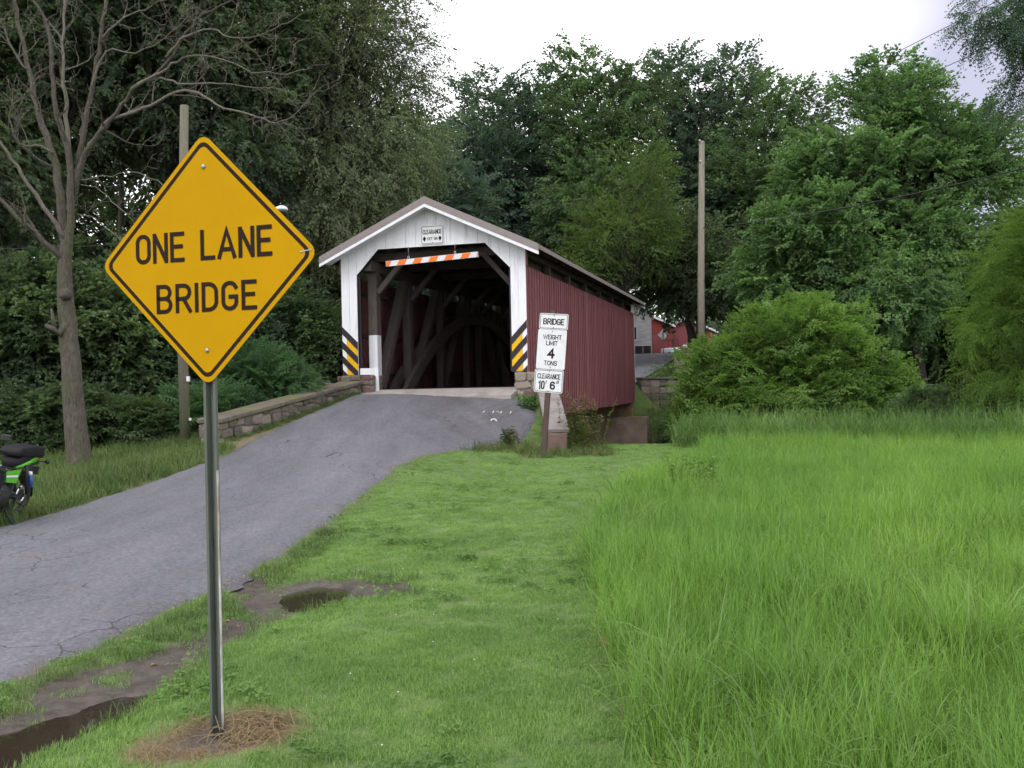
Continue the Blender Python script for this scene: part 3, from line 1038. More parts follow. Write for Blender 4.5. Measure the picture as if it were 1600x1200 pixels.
# trusses
TY = [.62, 3.0, 5.75, 8.4, 9.8, 12.45, 15.2, 17.55]
for side in (-1, 1):
    s = -1.86 if side < 0 else 2.12
    tm = M['timber'] if side < 0 else M['darktimber']  # right truss in darker timber: the shade on that side put into its colour
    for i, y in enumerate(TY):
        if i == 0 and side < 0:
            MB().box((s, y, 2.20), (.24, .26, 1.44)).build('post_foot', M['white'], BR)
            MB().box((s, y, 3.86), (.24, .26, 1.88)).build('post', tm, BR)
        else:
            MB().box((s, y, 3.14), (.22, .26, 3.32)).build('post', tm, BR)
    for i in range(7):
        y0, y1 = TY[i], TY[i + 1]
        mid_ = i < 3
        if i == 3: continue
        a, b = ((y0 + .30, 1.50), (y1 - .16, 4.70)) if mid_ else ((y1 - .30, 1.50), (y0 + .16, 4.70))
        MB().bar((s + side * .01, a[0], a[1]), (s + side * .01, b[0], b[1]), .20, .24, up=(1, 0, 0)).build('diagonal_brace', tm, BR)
    MB().box((s, BL / 2, 4.72), (.26, BL - .3, .26)).build('top_chord', tm, BR)
    # double arch
    for off in (-.21, .21):
        mb = MB()
        n = 26
        pr = None
        for k in range(n + 1):
            u = k / n
            y = 2.1 + u * (BL - 4.2)
            z = 1.28 + 2.55 * (1 - (2 * u - 1) ** 2)
            if pr: mb.bar((s + off, *pr), (s + off, y, z), .34, .14, up=(1, 0, 0))
            pr = (y, z)
        mb.build('arch', tm, BR)
    for z in (1.95, 2.95, 4.1):
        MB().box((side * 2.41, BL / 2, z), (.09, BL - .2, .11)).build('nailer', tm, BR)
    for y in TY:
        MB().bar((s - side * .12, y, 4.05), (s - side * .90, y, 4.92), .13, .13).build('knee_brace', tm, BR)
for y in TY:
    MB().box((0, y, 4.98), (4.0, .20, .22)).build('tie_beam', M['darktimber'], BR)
# small white boards at the foot of the first post
for side in (-1,):
    MB().box((side * 1.80, .06, 1.955), (.50, .04, .17)).build('sill_board', M['white'], BR)
    MB().box((side * 1.575, .035, 1.74), (.10, .05, .60)).build('jamb_foot', M['white'], BR)

# concrete sill in front of the deck
sl = MB().prism([(-.78, 1.285), (.14, FLOOR + .002), (.14, 1.0), (-.78, .9)], 'x', -2.25, 2.26).build('deck_sill', M['slab'])
sl.parent = BR


# ------------------------------------------------------------------ masonry
def stone_mesh(seed, m, name='stone'):
    r = random.Random(seed)
    mb = MB().box((0, 0, 0), (1, 1, 1), None, .16)
    mb.v = [(p[0] + r.uniform(-.09, .09), p[1] + r.uniform(-.05, .05), p[2] + r.uniform(-.13, .13)) for p in mb.v]
    return mb.mesh(name, m)


ST = {k: [stone_mesh(i + 10 * j, M[k]) for i in range(8)] for j, k in enumerate(('stone', 'stonepale', 'brownstone'))}


def masonry(parent, p0, p1, zb, zt, thick, course, kinds, seed, cap=None, capmat='cap', capover=.05, capth=.09, length=(.22, .46), both=True):
    """stone courses between ground points p0 and p1; zb/zt = (z at p0, z at p1) of the foot and the top"""
    r = random.Random(seed)
    p0, p1 = Vector((*p0, 0)), Vector((*p1, 0))
    d = p1 - p0
    L_ = d.length
    d.normalize()
    ang = math.atan2(d.y, d.x)
    nrm = Vector((-d.y, d.x, 0))
    core = MB()
    c0, c1 = p0 + d * .02, p1 - d * .02
    tt = thick * .5 - .035
    vs_ = []
    for q, b_, t_ in ((c0, zb[0], zt[0]), (c1, zb[1], zt[1])):
        for sg in (-1, 1):
            for z in (b_, t_ - .015):
                w = q + nrm * sg * tt
                vs_.append((w.x, w.y, z))
    core.add(vs_, [(0, 1, 3, 2), (4, 6, 7, 5), (0, 4, 5, 1), (2, 3, 7, 6), (1, 5, 7, 3), (0, 2, 6, 4)])
    core.build('mortar_core', M['mortar'], parent)
    zmax = max(zt); zmin = min(zb)
    z = zmin
    row = 0
    while z < zmax - .03:
        ch = course * r.uniform(.8, 1.25)
        x = -r.uniform(0, .15)
        while x < L_:
            ln = r.uniform(*length)
            a, b = max(x, 0), min(x + ln, L_)
            x += ln
            if b - a < .06: continue
            u = (a + b) / 2 / L_
            top = zt[0] + (zt[1] - zt[0]) * u
            bot = zb[0] + (zb[1] - zb[0]) * u
            z0, z1 = z + r.uniform(-.035, .035), min(z + ch + r.uniform(-.03, .03), top)
            if z1 - z0 < .04 or z1 < bot: continue
            for sg in ((-1, 1) if both else (-1,)):
                k = r.choice(kinds)
                pos = p0 + d * ((a + b) / 2) + nrm * sg * (thick / 2 - .06 + r.uniform(-.012, .014))
                place('stone', r.choice(ST[k]), parent, (pos.x, pos.y, (z0 + z1) / 2),
                      (r.uniform(-.02, .02), r.uniform(-.03, .03), ang + r.uniform(-.03, .03) + (math.pi if r.random() < .5 else 0)),
                      (b - a - .018, .14, z1 - z0 - .016))
        z += ch
        row += 1
    # end faces
    if cap:
        x = 0
        while x < L_:
            ln = r.uniform(*cap)
            a, b = x, min(x + ln, L_)
            if L_ - b < .25: b = L_
            x = b
            za, zb_ = zt[0] + (zt[1] - zt[0]) * a / L_, zt[0] + (zt[1] - zt[0]) * b / L_
            A = p0 + d * (a + .006); B = p0 + d * (b - .006)
            o = r.uniform(-.008, .008)
            MB().bar((A.x, A.y, za + capth / 2 + o), (B.x, B.y, zb_ + capth / 2 + o), thick + 2 * capover, capth, bev=.018).build('cap_stone', M[capmat], parent)


# mossy wall up the west side of the approach
WL = empty('stone_wing_wall')
tag(WL, 'long low mossy stone parapet wall climbing the road edge to the bridge', 'stone wall')
a0, a1 = xy(-2.14, -6.75), xy(-2.14, -.22)
masonry(WL, a0, a1, (.15, 1.05), (.90, 1.62), .46, .17, ['stone', 'stone', 'stone', 'stonepale'], 3, cap=(.7, 1.3), capth=.10)
# pier under the left portal leg
WP = empty('stone_pier')
tag(WP, 'reddish brown stone pier under the portal leg at the mossy wall', 'stone pier', 'piers under the portal legs')
masonry(WP, xy(-2.62, .14), xy(-1.58, .14), (.9, .9), (1.853, 1.853), .62, .16, ['brownstone', 'brownstone', 'stone'], 5, length=(.18, .36))
MB().box((*xy(-3.05, .1), 1.62), (.95, .28, .13), (0, .12, -AX), .03).build('cap_stone', M['cap'], WP)
WQ = empty('stone_pier')
tag(WQ, 'pale grey stone pier under the portal leg next to the weight limit signs', 'stone pier', 'piers under the portal legs')
masonry(WQ, xy(2.20, .12), xy(2.86, .12), (.2, .2), (1.853, 1.853), .62, .22, ['stonepale', 'stonepale', 'brownstone'], 6, length=(.3, .5))
# flared wing wall on the right, brownstone with a sloping concrete coping
WR = empty('concrete_capped_wing_wall')
tag(WR, 'short flared wing wall with broad sloping concrete coping behind the weight limit post', 'stone wall')
masonry(WR, (.93, 20.02), (.84, 23.75), (-.25, -.1), (.51, 1.50), .40, .22, ['brownstone'], 8, cap=(1.1, 1.5), capmat='capright', capth=.10, capover=.05)
MB().box((.93, 20.0, .10), (.39, .06, .80), (0, 0, 0), .02).build('end_stone', M['brownstone'], WR)
# abutments
AN = empty('near_abutment')
tag(AN, 'stone abutment carrying the near end of the bridge', 'abutment')
masonry(AN, xy(-2.75, .62), xy(2.75, .62), (-2.3, -2.3), (.66, .66), .9, .3, ['brownstone', 'stone'], 9, length=(.4, .8))
AF = empty('far_abutment')
tag(AF, 'rust stained concrete abutment under the far end of the bridge', 'abutment')
mb = MB()
q = [xy(-3.2, 16.95), xy(3.12, 16.95), xy(3.12, 18.4), xy(-3.2, 18.4)]
mb.prism(q, 'z', -2.4, .06).build('concrete_block', M['abutment'], AF)
mb = MB()
q = [xy(-2.9, 17.5), xy(2.45, 17.5), xy(2.45, 18.38), xy(-2.9, 18.38)]
mb.prism(q, 'z', .062, .67).build('bearing_seat', M['abutment'], AF)
FW = empty('far_wing_wall')
tag(FW, 'mossy stone wing wall just past the far right corner of the bridge', 'stone wall')
masonry(FW, xy(2.62, 18.35), xy(4.45, 19.6), (-.6, .1), (1.62, 1.60), .5, .25, ['stone', 'stonepale', 'stone'], 11, cap=(.7, 1.1), capth=.10, length=(.3, .6))
FW2 = empty('far_parapet')
tag(FW2, 'pale stone parapet on the far bank in front of the tall bare pole', 'stone wall')
b0 = at(1057, 560, 50); b1 = at(1096, 560, 49.2)
masonry(FW2, (b0.x, b0.y), (b1.x, b1.y), (1.6, 1.6), (2.98, 2.98), .55, .30, ['stonepale', 'stone', 'stonepale'], 12, cap=(.6, .9), capth=.12, length=(.3, .65))
FW3 = empty('far_wing_wall')
tag(FW3, 'stone wing wall at the far left corner of the bridge', 'stone wall')
masonry(FW3, xy(-2.62, 18.35), xy(-4.45, 19.6), (-.6, .1), (1.62, 1.60), .5, .25, ['stone', 'stone'], 13, cap=(.7, 1.1), capth=.10, length=(.3, .6))
#@@OBJECTS

# ------------------------------------------------------------------ signs
def square_u_channel(mb, z0, z1, w=.060, d=.030, t=.005):
    """steel U-channel sign post, hat section"""
    prof = [(-w / 2, -d), (-w / 2 + .012, -d), (-w * .22, 0), (w * .22, 0), (w / 2 - .012, -d), (w / 2, -d), (w / 2, -d + t), (w / 2 - .010, -d + t), (w * .22 + .003, t), (-w * .22 - .003, t), (-w / 2 + .010, -d + t), (-w / 2, -d + t)]
    mb.prism(prof, 'z', z0, z1)


SG = empty('warning_sign', (-1.278, 4.11, 0), R(-18))
tag(SG, 'large yellow diamond ONE LANE BRIDGE sign on green steel post', 'road sign')
SZ = 2.105
side = .762


def diamond(half, r, n=6):
    out = []
    for k in range(4):
        a = 90 * k
        c = half - r * math.sqrt(2)
        cx, cz = c * math.cos(R(a)), c * math.sin(R(a))
        for i in range(n):
            t = R(a - 45 + 90 * i / (n - 1))
            out.append((cx + r * math.cos(t), SZ + cz + r * math.sin(t)))
    return out


hd = side / math.sqrt(2)
pan = MB().prism(diamond(hd, .045), 'y', -.0375, -.0345).build('panel', M['signyellow'], SG)
mb = MB(); ring(mb, diamond(hd - .026, .036), diamond(hd - .026 - .0225, .027), -.0385)
mb.build('border', M['signblack'], SG, fix=False)
mb = MB()
letters(mb, 'ONE LANE', -.354, .326, SZ - .003, 0.130, .0185, -.0385, wid=.50, gap=.25, space=.33)
mb.build('lettering', M['signblack'], SG, fix=False)
mb = MB()
letters(mb, 'BRIDGE', -.252, .248, SZ - .222, 0.126, .0180, -.0385, wid=.52, gap=.28)
mb.build('lettering', M['signblack'], SG, fix=False)
for z in (.395, -.385):
    MB().lathe([(.0, -.046), (.006, -.045), (.010, -.042), (.0105, -.037)], (0, 0, 0), 12, 'y').build('bolt', M['steel'], SG).location = (0, 0, SZ + z)
# bent corner of the panel
MB().bar((.455, -.0390, SZ + .004), (.512, -.0390, SZ + .012), .0025, .004).build('scratch', M['steel'], SG)
mb = MB(); square_u_channel(mb, -.1, SZ + .46)
mb.build('post', M['greenpost'], SG)
MB().box((.0302, -.0265, .66), (.004, .010, 1.10)).build('worn_flange', M['wornedge'], SG)

# three-panel sign on the leaning wooden post
LEAN = R(5.2)
wb0 = at(848, 714, 19.3)
WS = empty('weight_limit_sign', (wb0.x, 19.3, hz(wb0.x, 19.3) - .15), rot=(0, LEAN, -R(14)))
tag(WS, 'leaning brown wooden post with three white bridge limit panels', 'road sign')
MB().box((0, 0, 1.55), (.105, .09, 3.1), None, .008).build('post', M['signpost'], WS)
zt = 3.16
yy = -.052


def text_panel(parent, cz, w, h, rows, cx=0.0, border=True, rr=.03, bi=.014, bw=.010, extra=None):
    p = MB().prism(round_rect(w, h, rr, 5, cx, cz), 'y', yy - .004, yy).build('panel', M['signwhite'], parent)
    if border:
        mb = MB(); ring(mb, round_rect(w - 2 * bi, h - 2 * bi, rr * .8, 5, cx, cz), round_rect(w - 2 * bi - 2 * bw, h - 2 * bi - 2 * bw, rr * .6, 5, cx, cz), yy - .0052)
        mb.build('border', M['signblack'], p, fix=False)
    for (txt, x0, x1, zc, hh, sw) in rows:
        mb = MB(); letters(mb, txt, cx + x0, cx + x1, cz + zc - hh / 2, hh, sw, yy - .0052)
        mb.build('lettering', M['signblack'], p, fix=False)
    for sg in (-1, 1):
        MB().cyl((cx, yy - .012, cz + sg * (h / 2 - .035)), (cx, yy, cz + sg * (h / 2 - .035)), .010, 8).build('bolt', M['signpost'], p)
    return p


text_panel(WS, 2.885, .585, .315, [('BRIDGE', -.215, .215, -.005, .125, .021)], .035)
text_panel(WS, 2.325, .585, .79, [('WEIGHT', -.185, .195, .245, .095, .0145), ('LIMIT', -.115, .120, .125, .095, .0145), ('4', -.075, .075, -.08, .20, .042), ('TONS', -.135, .135, -.275, .095, .0145)], .025, False)
text_panel(WS, 1.69, .585, .46, [('CLEARANCE', -.235, .235, .095, .105, .0145), ('10', -.205, -.075, -.085, .175, .026), ("'", -.06, -.035, -.085, .175, .016), ('6', .03, .14, -.085, .165, .032), ('"', .155, .215, -.075, .175, .016)], .012)

# clearance plate on the gable
CS = empty('clearance_sign', (*xy(.066, -.01), 0), -AX)
tag(CS, 'small white CLEARANCE plate on the bridge gable with two black arrows', 'sign')
yy = -.048
p = text_panel(CS, 5.39, .60, .465, [('CLEARANCE', -.255, .255, .075, .115, .018), ('10FT 6IN', -.145, .145, -.10, .075, .010)], 0.0, rr=.035)
mb = MB()
for x in (-.21, .21):
    b = len(mb.v)
    mb.v += [(x, yy - .0055, 5.36), (x + .045, yy - .0055, 5.30), (x, yy - .0055, 5.215), (x - .045, yy - .0055, 5.30),
             (x - .018, yy - .0055, 5.30), (x + .018, yy - .0055, 5.30), (x + .018, yy - .0055, 5.37), (x - .018, yy - .0055, 5.37)]
    mb.f += [(b, b + 1, b + 2, b + 3)]; mb.s += [False]
mb.build('arrow', M['signblack'], p, fix=False)

# clearance bar hung in the opening
CB = empty('clearance_bar', (*xy(0, .02), 0), -AX)
tag(CB, 'orange and white striped clearance bar hanging in the bridge opening', 'clearance bar')
zl, zr_ = 4.715, 4.825
for k in range(1):
    o = MB().bar((-1.215, -.05, zl), (1.275, -.05, zr_), .07, .135).build('bar', M['signwhite'], CB)
sl_ = (zr_ - zl) / 2.49
for k in range(7):
    x0 = -1.215 + .02 + k * .43 - .15
    x1 = x0 + .215
    sh = .07
    pts = [(x0, -.062), (x1, -.062), (x1 + sh, .062), (x0 + sh, .062)]
    pts = [(min(max(a, -1.208), 1.268), b) for a, b in pts]
    if max(p_[0] for p_ in pts) - min(p_[0] for p_ in pts) < .03: continue
    MB().prism([(a, zl + (a + 1.215) * sl_ + b) for a, b in pts], 'y', -.0895, -.0865).build('orange_stripe', M['orange'], CB)
for x in (-.60, .66):
    z0 = zl + (x + 1.215) * sl_ + .068
    h_ = MB()
    h_.tube([(x - .018, -.05, z0), (x - .018, -.05, z0 + .075), (x + .018, -.05, z0 + .075), (x + .018, -.05, z0)], .007, 6)
    h_.build('hook', M['signwhite'], CB)
    MB().tube([(x, -.05, z0 + .07), (x, -.05, 5.13)], .006, 6).build('chain', M['steel'], CB)

# ------------------------------------------------------------------ poles and wires
pb = at(290, 700, 19.2)
UP = empty('utility_pole', (pb.x, 19.2, 0))
tag(UP, 'mossy topless wooden pole with a lamp arm, standing behind the diamond sign', 'utility pole')
top = at(288, 165, 19.2)
z0 = hz(pb.x, 19.2) - .3
MB().tube([(0, 0, z0), (-.02, 0, 3), (top.x - pb.x, 0, top.z)], [.105, .098, .082], 14).build('pole', M['poleleft'], UP)
lp = at(440, 327, 19.2)
arm = MB().tube([(0.05, 0, lp.z - .15), (.7, 0, lp.z + .05), (lp.x - pb.x - .1, 0, lp.z + .03)], [.022, .022, .022], 8).build('lamp_arm', M['steel'], UP)
MB().lathe([(.0, .075), (.05, .07), (.10, .045), (.13, 0), (.125, -.02), (.0, -.02)], (lp.x - pb.x, 0, lp.z), 18).build('lamp_head', M['signwhite'], UP)
MB().box((.1, -.06, at(293, 592, 19.2).z), (.06, .05, .10)).build('tag', M['signwhite'], UP)
MB().box((.115, -.03, at(297, 655, 19.2).z), (.04, .04, .05)).build('insulator', M['signwhite'], UP)

pr_ = at(1097, 545, 40)
RP = empty('utility_pole', (pr_.x, 40, 0))
tag(RP, 'tall bare wooden pole carrying wires beyond the right end of the bridge', 'utility pole')
ptop = at(1096.5, 221, 40)
MB().tube([(-.05, 0, hz(pr_.x, 40) - .4), (0, 0, 5), (ptop.x - pr_.x, 0, ptop.z)], [.16, .145, .115], 14).build('pole', M['pole'], RP)
for dz in (.05, .9):
    MB().lathe([(.0, .0), (.05, .02), (.035, .06), (.05, .10), (.0, .12)], (ptop.x - pr_.x - .1, -.08, ptop.z - dz), 10).build('insulator', M['steel'], RP)


def wire(p0, p1, sag, r, label):
    mb = MB()
    p0, p1 = Vector(p0), Vector(p1)
    pts = []
    for k in range(33):
        u = k / 32
        q = p0.lerp(p1, u); q.z -= sag * 4 * u * (1 - u)
        pts.append(q)
    mb.tube(pts, r, 5)
    return tag(mb.build('overhead_wire', M['wire']), label, 'wire', 'wires from the tall pole')


we = (17.5, 4.0)
wire(ptop + Vector((0, 0, -.1)), (17.5, 4, 11.4), .55, .010, 'highest thin wire from the tall pole top across the sky')
wire(ptop + Vector((0, 0, -1.0)), (17.5, 4, 10.5), .70, .010, 'second wire from the tall pole, just below the highest')
wire(at(1097, 356, 40), (17.8, 4, 7.0), .95, .018, 'lowest and thickest wire sagging across the big maple')
wire(at(-260, 380, 16.5), at(290, 372, 19.2), .15, .008, 'thin wire running from the mossy pole past the dead tree')

# white marks sprayed on the asphalt before the deck
rm_ = MB()
def rp(x, y): return (x, y, float(road_z(np.array(x), np.array(y))) + .012 * float(wob(np.array(x), np.array(y), .8)) + .012)
RMK = empty('road_marks'); tag(RMK, kind='structure')
cx0, cy0 = at(775, 638, 22.2).x, 22.2
for k in range(7):
    x = cx0 - .30 + k * .10
    mb = MB()
    pl = [[(0, 0), (.03, .12)], [(0, .06), (.07, .07)], [(.02, 0), (.05, .12)], [(0, .11), (.08, .04)]][k % 4]
    a, b = pl
    A, B = rp(x + a[0], cy0 + a[1]), rp(x + b[0], cy0 + b[1])
    w_ = .011
    mb.add([(A[0] - w_, A[1], A[2]), (A[0] + w_, A[1], A[2]), (B[0] + w_, B[1], B[2]), (B[0] - w_, B[1], B[2])], [(0, 1, 2, 3)])
    mb.build('paint_mark', M['road_paint'], RMK)
mb = MB()
for k in range(6):
    a0_, a1_ = R(180 - k * 30), R(150 - k * 30)
    q = []
    for rr_, aa in ((.075, a0_), (.048, a0_), (.048, a1_), (.075, a1_)):
        q.append(rp(cx0 - .05 + rr_ * math.cos(aa), cy0 - .45 + 2.0 * rr_ * math.sin(aa)))
    mb.add(q, [(0, 1, 2, 3)])
mb.build('paint_mark', M['road_paint'], RMK)

# ------------------------------------------------------------------ motorcycle on the left verge
M['limegreen'] = mat('lime_green_paint', (.085, .42, .012), (.078, .39, .012), 2, .22, spec=.5)
M['bikeblack'] = mat('black_plastic', (.018, .018, .020), (.026, .026, .028), 20, .5)
M['vinyl'] = mat('seat_vinyl', (.012, .011, .013), (.020, .019, .022), 25, .6, .2, 90, spec=.15)
M['tyre'] = mat('tyre_rubber', (.016, .016, .017), (.022, .022, .023), 25, .8)
M['chrome'] = mat('chrome', (.62, .62, .64), (.55, .55, .57), 8, .18, metal=1.0)
M['engine'] = mat('black_engine', (.022, .022, .024), (.05, .05, .052), 14, .4, metal=.4)
M['shockblue'] = mat('blue_reservoir', (.03, .10, .42), (.03, .09, .38), 6, .35)
M['amber'] = mat('amber_lens', (.65, .13, .012), (.60, .11, .012), 6, .2, spec=.5)
M['stripe_white'] = mat('stripe_white', (.72, .73, .74), (.68, .69, .70), 6, .3)
M['stripe_blue'] = mat('stripe_blue', (.03, .06, .30), (.03, .055, .27), 6, .3)
M['visor'] = mat('smoked_visor', (.10, .11, .12), (.08, .09, .10), 6, .1, spec=.6)


def loft(mb, secs, n=16, e=2.6):
    """secs: (x, y centre, half width, z low, z high) -> rounded body along x"""
    vs_, fs_ = [], []
    for (x, yc, hw, z0_, z1_) in secs:
        for k in range(n):
            a = 2 * math.pi * k / n
            c, s_ = math.cos(a), math.sin(a)
            vs_.append((x, yc + hw * math.copysign(abs(c) ** (2 / e), c), (z0_ + z1_) / 2 + (z1_ - z0_) / 2 * math.copysign(abs(s_) ** (2 / e), s_)))
    m = len(secs)
    for i in range(m - 1):
        for k in range(n):
            k2 = (k + 1) % n
            fs_.append((i * n + k, i * n + k2, (i + 1) * n + k2, (i + 1) * n + k))
    fs_ += [tuple(range(n))[::-1], tuple((m - 1) * n + k for k in range(n))]
    return mb.add(vs_, fs_, True)


bx_, by_ = -6.20, 11.85
head = math.atan2(-1.0, -.02)
MCS = .90
MC = empty('motorcycle', (bx_, by_, hz(bx_, by_) + .005), rot=(R(-8), 0, head))
MC.scale = (MCS, MCS, MCS)
tag(MC, 'lime green motorcycle with black seat parked on the grass verge', 'motorcycle')
for wx, wr, ww in ((0, .315, .066), (1.48, .325, .052)):
    wh = empty('wheel'); wh.parent = MC; wh.location = (wx, 0, wr)
    prof = [(wr - .075, -ww * .75), (wr - .03, -ww), (wr - .008, -ww * .7), (wr, 0), (wr - .008, ww * .7), (wr - .03, ww), (wr - .075, ww * .75), (wr - .075, -ww * .75)]
    MB().lathe(prof, (0, 0, 0), 36, 'y').build('tyre', M['tyre'], wh)
    rimp = [(wr - .062, -ww * .72), (wr - .085, -ww * .68), (wr - .10, -ww * .3), (wr - .10, ww * .3), (wr - .085, ww * .68), (wr - .062, ww * .72)]
    MB().lathe(rimp, (0, 0, 0), 36, 'y').build('rim', M['engine'], wh)
    mb = MB()
    for k in range(5):
        a = 2 * math.pi * k / 5
        mb.bar((.04 * math.cos(a), 0, .04 * math.sin(a)), ((wr - .095) * math.cos(a), 0, (wr - .095) * math.sin(a)), .03, .045)
    mb.cyl((0, -.07, 0), (0, .07, 0), .05, 16)
    mb.build('spokes', M['engine'], wh)
    MB().lathe([(.07, .078), (.135, .078), (.135, .084), (.07, .084), (.07, .078)], (0, 0, 0), 28, 'y').build('brake_disc', M['chrome'], wh)
mb = loft(MB(), [(.42, 0, .17, .24, .50), (.55, 0, .21, .20, .56), (.78, 0, .22, .20, .54), (.92, 0, .17, .24, .48)])
mb.build('crankcase', M['engine'], MC)
mb = MB()
for k in range(9):
    mb.box((.80, 0, .53 + k * .022), (.20, .46, .010), (0, -.22, 0))
mb.box((.80, 0, .62), (.15, .40, .22), (0, -.22, 0)); mb.box((.78, 0, .745), (.19, .44, .06), (0, -.22, 0), .015)
mb.build('cylinder_block', M['engine'], MC)
mb = MB()
for y in (-.15, -.05, .05, .15):
    mb.tube([(.90, y, .60), (1.00, y, .50), (1.0, y, .30), (.88, y * .8, .17), (.6, y * .4 - .10, .15)], .020, 8)
mb.build('exhaust_headers', M['bikeblack'], MC)
MB().tube([(.6, -.15, .15), (.2, -.20, .22), (-.25, -.21, .30), (-.32, -.21, .31)], [.03, .045, .048, .03], 12).build('muffler', M['bikeblack'], MC)
mb = MB()
for y in (-.11, .11):
    mb.tube([(1.20, y * .3, .92), (1.02, y, .62), (.98, y, .24), (.55, y * 1.2, .17), (.36, y * 1.2, .40), (.28, y * 1.2, .70), (-.30, y, .74)], .018, 8)
    mb.tube([(1.20, y * .3, .88), (.7, y, .78), (.28, y * 1.2, .70)], .016, 8)
mb.build('frame', M['bikeblack'], MC)
mb = MB()
for y in (-.10, .10):
    mb.bar((.38, y, .33), (-.03, y, .315), .03, .05)
mb.build('swingarm', M['bikeblack'], MC)
for y in (-.155, .155):
    sh = MB().tube([(0.0, y, .34), (.09, y, .74)], [.020, .020], 10).build('shock_absorber', M['bikeblack'], MC)
    mb = MB()
    pts = []
    for k in range(97):
        u = k / 96
        a = 2 * math.pi * 9 * u
        c = Vector((0.0, y, .38)).lerp(Vector((.075, y, .66)), u)
        pts.append(c + Vector((math.cos(a) * .032, math.sin(a) * .032, 0)))
    mb.tube(pts, .006, 5); mb.build('spring', M['bikeblack'], sh)
    MB().tube([(-.045, y * 1.12, .44), (-.01, y * 1.12, .60)], [.030, .030], 14).build('reservoir', M['shockblue'], sh)
    MB().tube([(-.008, y * 1.12, .605), (.002, y * 1.12, .65)], [.030, .026], 14).build('reservoir_cap', M['stripe_white'], sh)
tank = loft(MB(), [(.60, 0, .06, .74, .80), (.64, 0, .115, .73, .87), (.78, 0, .150, .71, .95), (.98, 0, .165, .70, .99), (1.10, 0, .15, .72, .97), (1.17, 0, .09, .76, .92)]).build('fuel_tank', M['limegreen'], MC)
for y in (-1, 1):
    loft(MB(), [(.63, y * .083, .035, .775, .795), (.78, y * .118, .036, .782, .815), (1.0, y * .132, .036, .790, .825), (1.12, y * .112, .036, .790, .820)]).build('white_stripe', M['stripe_white'], tank)
    loft(MB(), [(.63, y * .082, .035, .755, .773), (.78, y * .117, .036, .757, .780), (1.0, y * .131, .036, .762, .788), (1.12, y * .110, .036, .765, .788)]).build('blue_stripe', M['stripe_blue'], tank)
loft(MB(), [(-.22, 0, .09, .80, .90), (-.15, 0, .125, .76, .945), (.05, 0, .135, .74, .935), (.16, 0, .135, .73, .87), (.30, 0, .135, .72, .845), (.55, 0, .11, .73, .86), (.62, 0, .08, .75, .88)]).build('seat', M['vinyl'], MC)
tc_ = loft(MB(), [(-.46, 0, .05, .82, .86), (-.42, 0, .09, .775, .90), (-.25, 0, .125, .74, .90), (-.05, 0, .13, .715, .80), (.25, 0, .125, .69, .75)]).build('tail_cowl', M['limegreen'], MC)
MB().box((-.455, 0, .80), (.03, .14, .07), None, .01).build('tail_light', M['amber'], tc_)
for y in (-1, 1):
    MB().prism([(.30, .52), (.56, .56), (.58, .70), (.20, .70)], 'y', y * .135, y * .155).build('side_cover', M['limegreen'], MC)
    MB().prism([(.29, .60), (.565, .625), (.57, .65), (.275, .628)], 'y', y * .156, y * .158).build('side_stripe', M['stripe_white'], MC)
    ts = MB().tube([(-.36, y * .06, .755), (-.37, y * .20, .76)], .008, 6).build('turn_signal', M['bikeblack'], MC)
    MB().lathe([(0, -.03), (.028, -.028), (.036, 0), (.028, .02), (0, .026)], (-.37, y * .21, .76), 12, 'x').build('lens', M['bikeblack'], ts)
    ts = MB().tube([(1.26, y * .08, .84), (1.27, y * .22, .845)], .008, 6).build('turn_signal', M['bikeblack'], MC)
    MB().lathe([(0, -.03), (.028, -.028), (.036, 0), (.028, .02), (0, .026)], (1.27, y * .24, .845), 12, 'x').build('lens', M['amber'], ts)
    MB().tube([(1.48, y * .095, .325), (1.30, y * .095, .74), (1.19, y * .095, 1.0)], [.030, .021, .021], 10).build('fork_tube', M['chrome'], MC)
    mr = MB().tube([(1.10, y * .27, 1.06), (1.12, y * .32, 1.17), (1.13, y * .36, 1.20)], .006, 6).build('mirror', M['bikeblack'], MC)
    MB().box((1.13, y * .40, 1.21), (.03, .13, .085), None, .012).build('mirror_head', M['bikeblack'], mr)
    MB().tube([(.35, y * .14, .33), (.35, y * .25, .33)], .015, 8).build('footpeg', M['bikeblack'], MC)
hb = MB().tube([(1.02, -.37, 1.02), (1.08, -.24, 1.05), (1.16, -.10, 1.02), (1.16, .10, 1.02), (1.08, .24, 1.05), (1.02, .37, 1.02)], .012, 8).build('handlebar', M['bikeblack'], MC)
for y in (-1, 1):
    MB().tube([(1.02, y * .37, 1.02), (1.055, y * .27, 1.042)], .019, 8).build('grip', M['tyre'], hb)
fr = loft(MB(), [(1.18, 0, .16, .86, 1.10), (1.27, 0, .16, .83, 1.10), (1.38, 0, .11, .86, 1.02), (1.41, 0, .07, .89, .98)]).build('fairing', M['limegreen'], MC)
MB().lathe([(.0, .035), (.05, .03), (.075, .0), (.08, -.02)], (1.40, 0, .93), 20, 'x').build('headlight', M['chrome'], fr)
loft(MB(), [(1.14, 0, .10, 1.09, 1.20), (1.22, 0, .13, 1.05, 1.18), (1.30, 0, .12, 1.02, 1.11)]).build('windscreen', M['visor'], fr)


